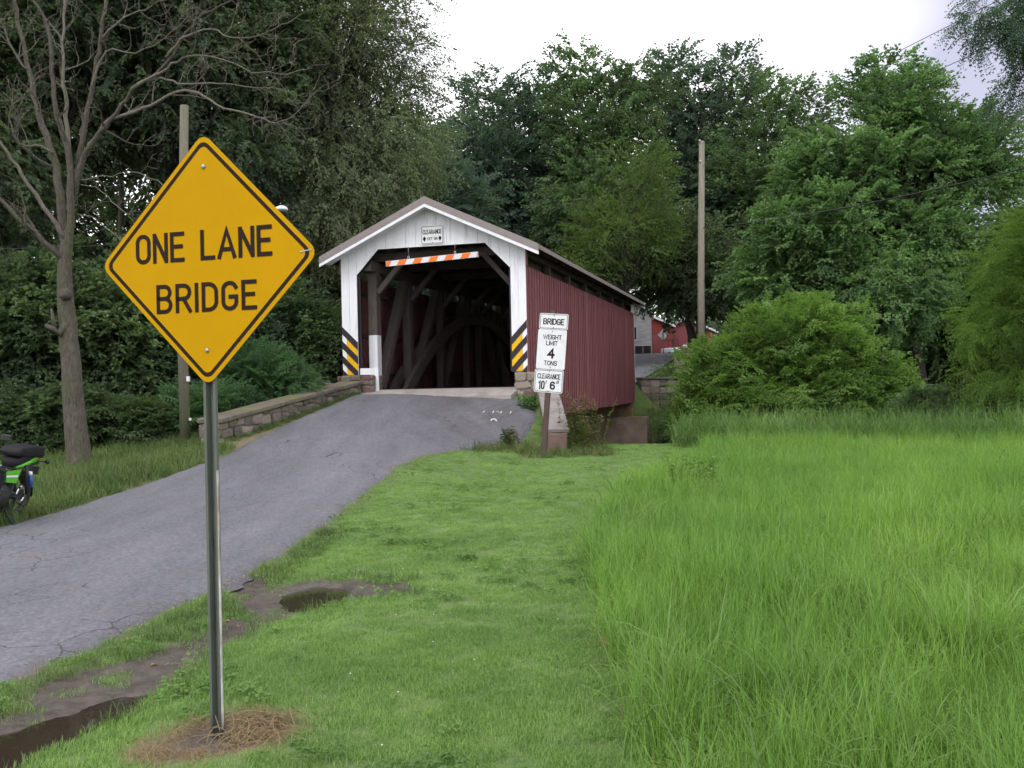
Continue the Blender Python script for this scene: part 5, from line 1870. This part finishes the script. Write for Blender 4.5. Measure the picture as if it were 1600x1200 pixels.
# distant wood closing the view: one mass
dx = rng.uniform(-120, 150, 5200); dy = rng.uniform(105, 150, 5200)
ok_ = (dx < -8) | (dx > 26) | (dy > 125)
dx, dy = dx[ok_], dy[ok_]
hgt = 9 + 6 * np.sin(dx * .13) * np.sin(dx * .031 + 1) + rng.uniform(-1, 1, len(dx))
dzz = H(dx, dy) + hgt * rng.random(len(dx)) ** .7
key, var = get_set('broad', 'wood')
o = scatter('distant_woods', key, var, np.stack([dx, dy, dzz], 1), np.stack([rng.normal(0, .5, len(dx)), rng.normal(0, .5, len(dx)), rng.uniform(0, 6.28, len(dx))], 1), rng.uniform(4.5, 7, len(dx)))
tag(o, 'distant dark woods closing the view behind everything', 'woods', kind='stuff')

# ------------------------------------------------------------------ the bare dead tree
DT = empty('dead_tree', (at(127, 735, 17.5).x, 17.5, 0))
tag(DT, 'bare dead tree with many twisting grey branches by the road', 'tree')
DTO = Vector(DT.location)
drn = random.Random(5)


def pxpath(pts, Y0, Y1):
    n = len(pts)
    return [at(p[0], p[1], Y0 + (Y1 - Y0) * i / (n - 1)) - DTO for i, p in enumerate(pts)]


def densify(path, k=3, jit=.02):
    out = []
    for i in range(len(path) - 1):
        a = path[max(i - 1, 0)]; b = path[i]; c = path[i + 1]; d = path[min(i + 2, len(path) - 1)]
        for j in range(k):
            t = j / k
            q = .5 * ((2 * b) + (c - a) * t + (2 * a - 5 * b + 4 * c - d) * t * t + (3 * b - a - 3 * c + d) * t ** 3)
            out.append(q + Vector((drn.uniform(-jit, jit), drn.uniform(-jit, jit), drn.uniform(-jit, jit))) * (1 if i or j else 0))
    out.append(path[-1])
    return out


def twig(mb, p, d, L_, r0, lvl):
    n = 6
    pts = [p.copy()]
    d = d.normalized()
    q = p.copy()
    for k in range(n):
        d = (d + Vector((drn.gauss(0, .24), drn.gauss(0, .24), drn.gauss(.03, .22)))).normalized()
        q = q + d * L_ / n
        pts.append(q.copy())
        if lvl > 0 and k >= 1 and drn.random() < .5:
            a = d.orthogonal().normalized()
            a = Matrix.Rotation(drn.uniform(0, 6.28), 3, d) @ a
            dd_ = (d * .75 + a * .8 + Vector((0, 0, .18))).normalized()
            twig(mb, q, dd_, L_ * drn.uniform(.4, .65), max(.004, r0 * .5), lvl - 1)
    mb.tube(pts, [max(.0035, r0 * (1 - .75 * k / n)) for k in range(n + 1)], 5 if lvl else 4, cap=False)


mbt = MB()
tp = densify(pxpath([(128, 742), (124, 715), (117, 650), (112, 590), (107, 530), (103, 460), (101, 400), (104, 360)], 17.5, 17.5), 3, .012)
wd = np.interp(np.linspace(0, 1, len(tp)), [0, .05, .12, .35, .6, .8, 1], [.38, .29, .22, .18, .16, .125, .04])
mbt.tube(tp, list(wd), 16)
mbt.tube(pxpath([(104, 505), (92, 522), (84, 514), (70, 508)], 17.4, 17.2), [.07, .06, .05, .035], 8)
mbt.tube(pxpath([(86, 516), (83, 498), (80, 482)], 17.3, 17.25), [.045, .035, .02], 8)
kp = at(99, 459, 17.26) - DTO
mbt.lathe([(.03, .10), (.05, .13), (.085, .10), (.10, 0)], (kp.x, kp.y, kp.z), 12, 'y') if False else mbt.tube([kp + Vector((0, .12, 0)), kp, kp + Vector((-.01, -.05, 0))], [.12, .10, .055], 10)
mbt.build('trunk', M['deadbark'], DT, fix=False)
LIMBS = [
    ([(104, 475), (101, 390), (94, 306), (84, 245), (66, 195), (54, 150), (45, 110), (35, 66), (24, 15), (10, -60)], 17.5, 18.3, .190, .05),
    ([(106, 470), (105, 390), (112, 328), (109, 245), (95, 200), (86, 170), (81, 109), (77, 52), (60, 10), (20, -20)], 17.5, 16.9, .180, .035),
    ([(108, 330), (122, 280), (131, 245), (150, 215), (166, 197), (190, 165), (210, 136), (245, 114), (271, 83), (300, 40), (330, 15), (380, -10)], 17.5, 16.4, .13, .02),
    ([(128, 250), (150, 213), (171, 188), (210, 175), (249, 157), (289, 140), (320, 150), (350, 170), (395, 178), (420, 190), (450, 188), (468, 172)], 17.4, 15.8, .09, .012),
    ([(205, 140), (240, 118), (270, 100), (297, 87), (350, 92), (394, 114), (420, 112), (451, 116)], 16.9, 15.9, .06, .010),
    ([(215, 132), (250, 122), (280, 129), (320, 130), (350, 131), (400, 136), (437, 140)], 16.9, 16.2, .055, .010),
    ([(260, 90), (285, 60), (330, 45), (360, 60), (400, 55), (440, 38)], 16.5, 15.8, .05, .010),
    ([(112, 300), (125, 240), (138, 170), (146, 120), (155, 80), (160, 44), (166, -5), (172, -60)], 17.5, 17.2, .11, .04),
    ([(108, 240), (104, 180), (100, 130), (97, 66), (102, 10), (98, -60)], 17.5, 18.2, .09, .03),
    ([(102, 372), (87, 350), (57, 306), (26, 258), (4, 227), (-30, 170), (-60, 90)], 17.5, 17.0, .10, .03),
    ([(98, 405), (79, 389), (39, 350), (0, 313), (-50, 270), (-100, 190)], 17.5, 16.6, .12, .04),
    ([(85, 240), (66, 228), (40, 228), (26, 220), (15, 184), (20, 153)], 17.6, 17.2, .05, .015),
    ([(110, 282), (150, 278), (184, 273), (206, 269), (245, 282), (262, 300)], 17.5, 16.6, .028, .006),
    ([(108, 285), (149, 293), (175, 315), (200, 335)], 17.5, 16.8, .022, .005),
    ([(107, 335), (140, 338), (162, 354), (188, 376)], 17.5, 16.8, .025, .006),
    ([(160, 60), (180, 40), (205, 22), (240, 10), (270, -20)], 17.2, 16.6, .05, .012),
    ([(144, 140), (165, 80), (210, 84), (255, 60), (290, 30)], 17.2, 16.8, .045, .010),
    ([(45, 110), (20, 80), (5, 40), (-20, 0)], 18.0, 17.6, .05, .014),
]
for pts, Y0, Y1, r0, r1 in LIMBS:
    mb = MB()
    pth = densify(pxpath(pts, Y0, Y1), 3, .022)
    n = len(pth)
    rad = [max(.008, .58 * (r0 + (r1 - r0) * (k / (n - 1)) ** .6)) for k in range(n)]
    mb.tube(pth, rad, 8 if r0 > .06 else 6)
    nt_ = 11 if .03 < r0 < .10 else (5 if r0 > .03 else 3)
    for k in range(nt_):
        i = int(n * drn.uniform(.22, .98)); i = min(i, n - 2)
        d = (pth[i + 1] - pth[i]).normalized()
        a = Matrix.Rotation(drn.uniform(0, 6.28), 3, d) @ d.orthogonal().normalized()
        dd_ = (d * .7 + a * .9 + Vector((0, 0, .25)))
        twig(mb, pth[i], dd_, drn.uniform(.35, 1.0) * (1 if r0 > .03 else .6), min(rad[i] * .5, .022), 2 if r0 > .03 else 1)
    d = (pth[-1] - pth[-2])
    twig(mb, pth[-1], d, .5, r1 * .9, 1)
    mb.build('limb', M['deadbark'] if r0 > .10 else M['deadtwig'], DT, fix=False)

# ------------------------------------------------------------------ grass
def tuft(seed, n, rad, h0, h1, w, segs, bend, m, stiff=1.0, name='tuft'):
    r = random.Random(seed)
    mb = MB()
    for k in range(n):
        a = r.uniform(0, 6.28); q = rad * math.sqrt(r.random())
        x, y = q * math.cos(a), q * math.sin(a)
        h = r.uniform(h0, h1)
        az = r.uniform(0, 6.28)
        lean = r.uniform(.05, 1.0) * bend
        face = az + math.pi / 2 + r.uniform(-.5, .5)
        sx_, sy_ = math.cos(face) * w / 2, math.sin(face) * w / 2
        b = len(mb.v)
        pos = Vector((x, y, -.01)); ang = r.uniform(0, .18)
        for j in range(segs + 1):
            u = j / segs
            tw = (1 - u) ** .7 if j < segs else .04
            tw *= (.75 + .5 * u) if u < .5 else 1
            mb.v.append((pos.x - sx_ * tw, pos.y - sy_ * tw, pos.z)); mb.v.append((pos.x + sx_ * tw, pos.y + sy_ * tw, pos.z))
            ang += lean * (1.0 / segs) * (1 + u)
            st_ = h / segs
            pos = pos + Vector((math.cos(az) * math.sin(ang), math.sin(az) * math.sin(ang), math.cos(ang))) * st_
        for j in range(segs):
            mb.f.append((b + 2 * j, b + 2 * j + 1, b + 2 * j + 3, b + 2 * j + 2)); mb.s.append(True)
    return hidden_obj(name, mb, m)


def clover(seed, m):
    r = random.Random(seed)
    mb = MB()
    for k in range(16):
        p = Vector((r.gauss(0, .05), r.gauss(0, .05), r.uniform(.02, .05)))
        for j in range(3):
            a = 2.09 * j + r.random()
            leaf(mb, p, (math.cos(a), math.sin(a), .1), (r.gauss(0, .2), r.gauss(0, .2), 1), .020, .018)
    return hidden_obj('clover_tuft', mb, m)


TUF = {
    'clover': [clover(i, LM['sedge']) for i in range(4)],
    'lawn': [tuft(i, 80, .11, .022, .055, .0045, 2, .9, LM['lawn']) for i in range(6)],
    'meadow': [tuft(20 + i, 46, .17, .34, .68, .0085, 5, 1.0 + .25 * (i % 3), LM['meadow']) for i in range(8)],
    'meadow_bent': [tuft(30 + i, 16, .20, .5, .85, .014, 6, 2.3, LM['sedge']) for i in range(5)],
    'sedge': [tuft(40 + i, 34, .22, .6, 1.10, .016, 6, 1.7, LM['sedge']) for i in range(6)],
    'verge': [tuft(60 + i, 40, .14, .06, .22, .007, 3, 1.1, LM['verge']) for i in range(6)],
    'straw': [tuft(80 + i, 26, .10, .05, .20, .004, 4, 2.2, LM['straw']) for i in range(5)],
}


def spread(n, x0, x1, y0, y1):
    return rng.uniform(x0, x1, n), rng.uniform(y0, y1, n)


def grass(name, label, key, x, y, smin, smax, cat='grass', tilt=.12, sink=0.0):
    z = H(x, y) - sink
    n = len(x)
    rot = np.stack([rng.normal(0, tilt, n), rng.normal(0, tilt, n), rng.uniform(0, 6.283, n)], 1)
    o = scatter(name, 'grass_' + key, TUF[key], np.stack([x, y, z], 1), rot, rng.uniform(smin, smax, n))
    return tag(o, label, cat, kind='stuff')


def meadow_edge(y):
    """left edge of the unmown meadow"""
    return np.interp(y, [0, 3, 4.2, 6, 8.2, 10.5, 13, 16, 18.5, 20, 22, 24], [.40, .46, .52, .58, .66, .95, 1.5, 2.6, 3.6, 4.0, 4.2, 4.2]) + .10 * wob(y * 0 + 2, y, 2.0)


xs_, ys_ = [], []
for (y0, y1, dens) in ((2.2, 6, 300), (6, 10, 190), (10, 15, 120), (15, 23.6, 80)):
    n = int((y1 - y0) * 8.5 * dens)
    x, y = spread(n, -4.2, 4.3, y0, y1)
    sdm_, a1_, a2_, a3_, dd_ = masks(x, y)
    e = x - road_r(np.clip(y, -40, 24))
    s_, t_ = st(x, y)
    wob_ = .5 + .5 * wob(x, y, 3.5)
    k = (e > -.13 + .12 * wob_) & (x < meadow_edge(y) + .15) & (sdm_ > .02 - .05 * wob_) & (dd_ > .30 + .10 * wob_) & (t_ < -.35)
    # thin islands of grass in the mud
    isl = (sdm_ < .02) & (np.minimum(np.minimum(a1_, a2_), a3_) > .06) & (wob(x, y, 5.0, 1.7) > .42) & (e > -.1)
    k = k | isl
    xs_.append(x[k]); ys_.append(y[k])
gx_, gy_ = np.concatenate(xs_), np.concatenate(ys_)
grass('lawn_grass', 'short mown lawn between the road and the meadow', 'lawn', gx_, gy_, .6, .95, tilt=.08)
pk = (wob(gx_ + .4 * wob(gx_, gy_, 2.1), gy_ + .5 * wob(gy_, gx_, 1.7), .9, 5.0) > .30) & (rng.random(len(gx_)) < .09)
grass('lawn_clover', 'low clover and broad weeds in patches of the lawn', 'clover', gx_[pk], gy_[pk], .8, 1.3, tilt=.1)
# meadow
xs_, ys_ = [], []
for (y0, y1, x1, dens) in ((2.0, 5, 5.5, 75), (5, 9, 7.5, 60), (9, 14, 11, 40), (14, 21.5, 17, 26)):
    n = int((y1 - y0) * x1 * dens)
    x, y = spread(n, .4, x1, y0, y1)
    s_, t_ = st(x, y)
    k = (x > meadow_edge(y)) & (t_ < -.2 + .2 * wob(x, y, 1.0))
    xs_.append(x[k]); ys_.append(y[k])
mx_, my_ = np.concatenate(xs_), np.concatenate(ys_)
ed = mx_ - meadow_edge(my_)
hs_ = (.92 + .08 * ss(0, 1.0, ed)) * (.85 + .22 * wob(mx_, my_, .8)) * (.78 + .12 * ss(3, 9, my_))
z = H(mx_, my_)
n = len(mx_)
o = scatter('meadow_grass', 'grass_meadow', TUF['meadow'], np.stack([mx_, my_, z], 1), np.stack([rng.normal(0, .10, n), rng.normal(0, .10, n), rng.uniform(0, 6.283, n)], 1), hs_ * rng.uniform(.85, 1.15, n))
tag(o, 'tall bright green meadow grass filling the right foreground', 'grass', kind='stuff')
pk = (wob(mx_, my_, .9, 4.0) > .15) & (rng.random(n) < .22)
grass('bent_meadow_grass', 'darker bent-over grass clumps lying through the meadow', 'meadow_bent', mx_[pk], my_[pk], .6, .95, tilt=.25)
y = rng.uniform(4, 16, 70); x = rng.uniform(1.0, 6.5, 70) * (y / 9)
grass('dry_meadow_stalks', 'scattered dry yellow stalks standing in the meadow', 'straw', x, y, 1.3, 2.3, tilt=.2)
# sedge along the creek bank
x, y = spread(5200, 1.2, 24, 15, 27)
s_, t_ = st(x, y)
k = (s_ > 6.0 + .5 * rng.random(len(x))) & (t_ > -2.0 + .6 * wob(x, y, .5) + 1.0 * (1 - ss(4, 8, s_))) & (t_ < 2.2)
grass('sedge', 'darker arching sedge along the near creek bank behind the meadow', 'sedge', x[k], y[k], .70, 1.05)
# far bank and creek slopes
x, y = spread(9000, -8, 26, 34, 52)
s_, t_ = st(x, y)
k = (t_ > 12.8) & (t_ < 30) & (np.abs(s_) > 2.9)
grass('far_bank_grass', 'rough green grass on the far creek bank', 'verge', x[k], y[k], 1.5, 2.6)
# left verge
x, y = spread(16000, -15, -4.0, 7.5, 24)
e = road_l(np.clip(y, -40, 24)) - x
s_, t_ = st(x, y)
wall = (s_ > -2.5) & (t_ > -6.9)
k = (e > -.12 + .15 * rng.random(len(x))) & (e < 7) & (~wall) & (rng.random(len(x)) < np.where(e < 3.2, 1, .35))
grass('verge_grass', 'rough weedy verge grass left of the road under the trees', 'verge', x[k], y[k], .55, 1.5)
k2 = (e > .15) & (e < 2.0) & (y > 14) & (~wall) & (rng.random(len(x)) < .35)
grass('dry_verge_grass', 'dry brownish grass along the left road edge', 'straw', x[k2], y[k2], .7, 1.4)
tt_ = rng.uniform(-6.6, -.6, 150); wx_, wy_ = xy(-1.86 + rng.uniform(-.06, .10, 150), tt_)
grass('wall_foot_weeds', 'small weeds growing along the foot of the mossy wall', 'verge', wx_, wy_, .35, 1.0)
# strip of coarser grass along the ditch
x, y = spread(2600, -3.4, -.6, 3.0, 10.5)
sdm_, a1_, a2_, a3_, dd_ = masks(x, y)
e = x - road_r(y)
k = (((np.abs(sdm_ - .03) < .07) & (rng.random(len(x)) < .45)) | ((e > .03) & (e < .30) & (sdm_ > 0))) & (np.minimum(a1_, a2_) > .03) & (e > .02)
grass('ditch_grass', 'coarse grass tufts along the muddy ditch edge', 'verge', x[k], y[k], .30, .75)
# weeds at the sign foot and wing wall
x, y = spread(420, -1.0, 2.3, 18.9, 21.2)
e = x - road_r(y)
k = (e > -.15) & (y < 20.6 + .4 * (x > .9)) & (y > 19.2 - .3 * wob(x, y, 2)) & (x < 2.0)
grass('roadside_weeds', 'yellowish weeds round the leaning wooden sign post', 'verge', x[k], y[k], .7, 1.5)
k2 = k & (rng.random(len(x)) < .5)
grass('dry_weeds', 'dry brown weeds at the road corner before the wing wall', 'straw', x[k2], y[k2], .9, 1.7)
# dry grass at the post foot and the meadow edge
a = rng.uniform(0, 6.28, 170); q = rng.uniform(.17, .33, 170)
grass('dead_grass', 'dead grass ringing the bare soil at the sign post foot', 'straw', DIRTC[0] + q * np.cos(a) * 1.1, DIRTC[1] + q * np.sin(a) * .9, .20, .55, tilt=.6)
y = rng.uniform(3, 8.5, 70); x = meadow_edge(y) + rng.normal(.06, .06, 70)
grass('dead_stalks', 'dead stalks showing under the cut edge of the meadow', 'straw', x, y, .4, .9, tilt=.4)
# straw bundle heaped right of the post
sr = random.Random(9)
mb = MB()
for k in range(150):
    c = Vector((-1.30 + .17 + sr.gauss(0, .075), 4.10 + sr.gauss(0, .07), hz(-1.15, 4.1) + .004 + abs(sr.gauss(0, .014))))
    a = sr.uniform(0, 6.28); L_ = sr.uniform(.08, .24); cv = sr.uniform(-.10, .10); up_ = sr.uniform(.0, .05)
    pts = []
    for j in range(6):
        u = j / 5 - .5
        pts.append(c + Vector((math.cos(a) * L_ * u - math.sin(a) * cv * (u * u - .1), math.sin(a) * L_ * u + math.cos(a) * cv * (u * u - .1), up_ * (1 - 4 * u * u) + .01)))
    mb.tube(pts, sr.uniform(.0010, .0024), 4, cap=False)
tag(mb.build('straw_heap', LM['straw'], fix=False), 'tangle of dead straw heaped right of the sign post foot', 'straw', kind='stuff')
gv = MB()
for k in range(700):
    y = sr.uniform(4, 19)
    x = float(road_r(y)) + sr.gauss(-.10, .10)
    zz = max(hz(x, y), float(road_z(np.array(x), np.array(y))) - .02)
    r_ = sr.uniform(.004, .013)
    gv.add([(x + r_ * sr.uniform(.6, 1.3), y, zz), (x, y + r_ * sr.uniform(.6, 1.3), zz), (x - r_ * sr.uniform(.6, 1.3), y, zz), (x, y - r_ * sr.uniform(.6, 1.3), zz), (x, y, zz + r_ * .9)], [(0, 1, 4), (1, 2, 4), (2, 3, 4), (3, 0, 4)])
tag(gv.build('gravel', M['stonepale'], fix=False), 'loose gravel crumbs along the broken right road edge', 'gravel', kind='stuff')
lf_ = MB()
for k in range(120):
    x, y = sr.uniform(-3.2, -.9), sr.uniform(3.5, 9)
    sdm_ = masks(np.array([x]), np.array([y]))[0][0]
    if sdm_ > .05: continue
    leaf(lf_, (x, y, hz(x, y) + .008), (sr.gauss(0, 1), sr.gauss(0, 1), .05), (sr.gauss(0, .2), sr.gauss(0, .2), 1), sr.uniform(.03, .07), sr.uniform(.012, .03))
tag(lf_.build('leaf_litter', LM['straw'], fix=False), 'dead leaves lying on the mud of the ditch', 'leaves', kind='stuff')
# clover heads
mb = MB()
for k in range(12):
    x, y = sr.uniform(-1.1, .35), sr.uniform(3.6, 8)
    z = hz(x, y) + .055
    mb.lathe([(0, -.003), (.003, -.0015), (.0033, .0015), (.002, .003), (0, .0035)], (x, y, z), 6)
tag(mb.build('clover_flowers', M['stripe_white'], fix=False), 'tiny white clover heads dotted over the lawn', 'clover', kind='stuff')


# ---- tall weeds beside the wing wall
def weed(base, h, n, seed, label, mk_='weed', seedhead=True, group='tall weeds at the right wing wall'):
    r = random.Random(seed)
    root = empty('tall_weed', (*base, hz(*base)))
    tag(root, label, 'weed', group)
    st_, lf, hd = MB(), MB(), MB()
    for k in range(n):
        p = Vector((r.gauss(0, .12), r.gauss(0, .10), 0)); d = Vector((r.gauss(0, .10), r.gauss(0, .10), 1)).normalized()
        hh = h * r.uniform(.7, 1.05)
        pts = [p]
        for j in range(8):
            d = (d + Vector((r.gauss(0, .06), r.gauss(0, .06), .05))).normalized()
            pts.append(pts[-1] + d * hh / 8)
            for q in range(6):
                a = r.uniform(0, 6.28)
                leaf(lf, pts[-1] - d * r.uniform(0, hh / 8), Vector((math.cos(a), math.sin(a), r.uniform(-.3, .4))), (r.gauss(0, .3), r.gauss(0, .3), 1), r.uniform(.06, .13) * (1.2 - j / 10), .035)
        st_.tube(pts, [.008 * (1 - j / 10) for j in range(9)], 5, cap=False)
        if seedhead:
            for q in range(14):
                c = pts[-1] + Vector((r.gauss(0, .035), r.gauss(0, .035), r.uniform(-.12, .05)))
                leaf(hd, c, (r.gauss(0, 1), r.gauss(0, 1), .6), (0, 0, 1), .035, .028)
    st_.build('stems', LM['weed'], root, fix=False)
    lf.build('leaves', LM[mk_], root, fix=False)['kind'] = 'stuff'
    if seedhead: hd.build('seed_heads', LM['straw'], root, fix=False)['kind'] = 'stuff'


weed((1.30, 20.25), 1.25, 11, 1, 'tallest pale-headed weed clump right of the wing wall end')
weed((1.62, 20.45), 1.15, 9, 2, 'pale-headed weed clump standing outermost from the wing wall')
weed((1.45, 20.0), .75, 10, 3, 'shorter weed clump in front of the pale-headed weeds')
weed((-.05, 20.15), .45, 10, 4, 'low bushy weed left of the leaning sign post', 'weed', False)
weed((.42, 22.6), .35, 12, 5, 'green weed tuft between road and coping near the pier', 'sumac', False)
weed((2.35, 12.6), .58, 14, 6, 'bushy darker weed clump standing alone in the near meadow', 'lawn', False, 'weeds in the meadow')
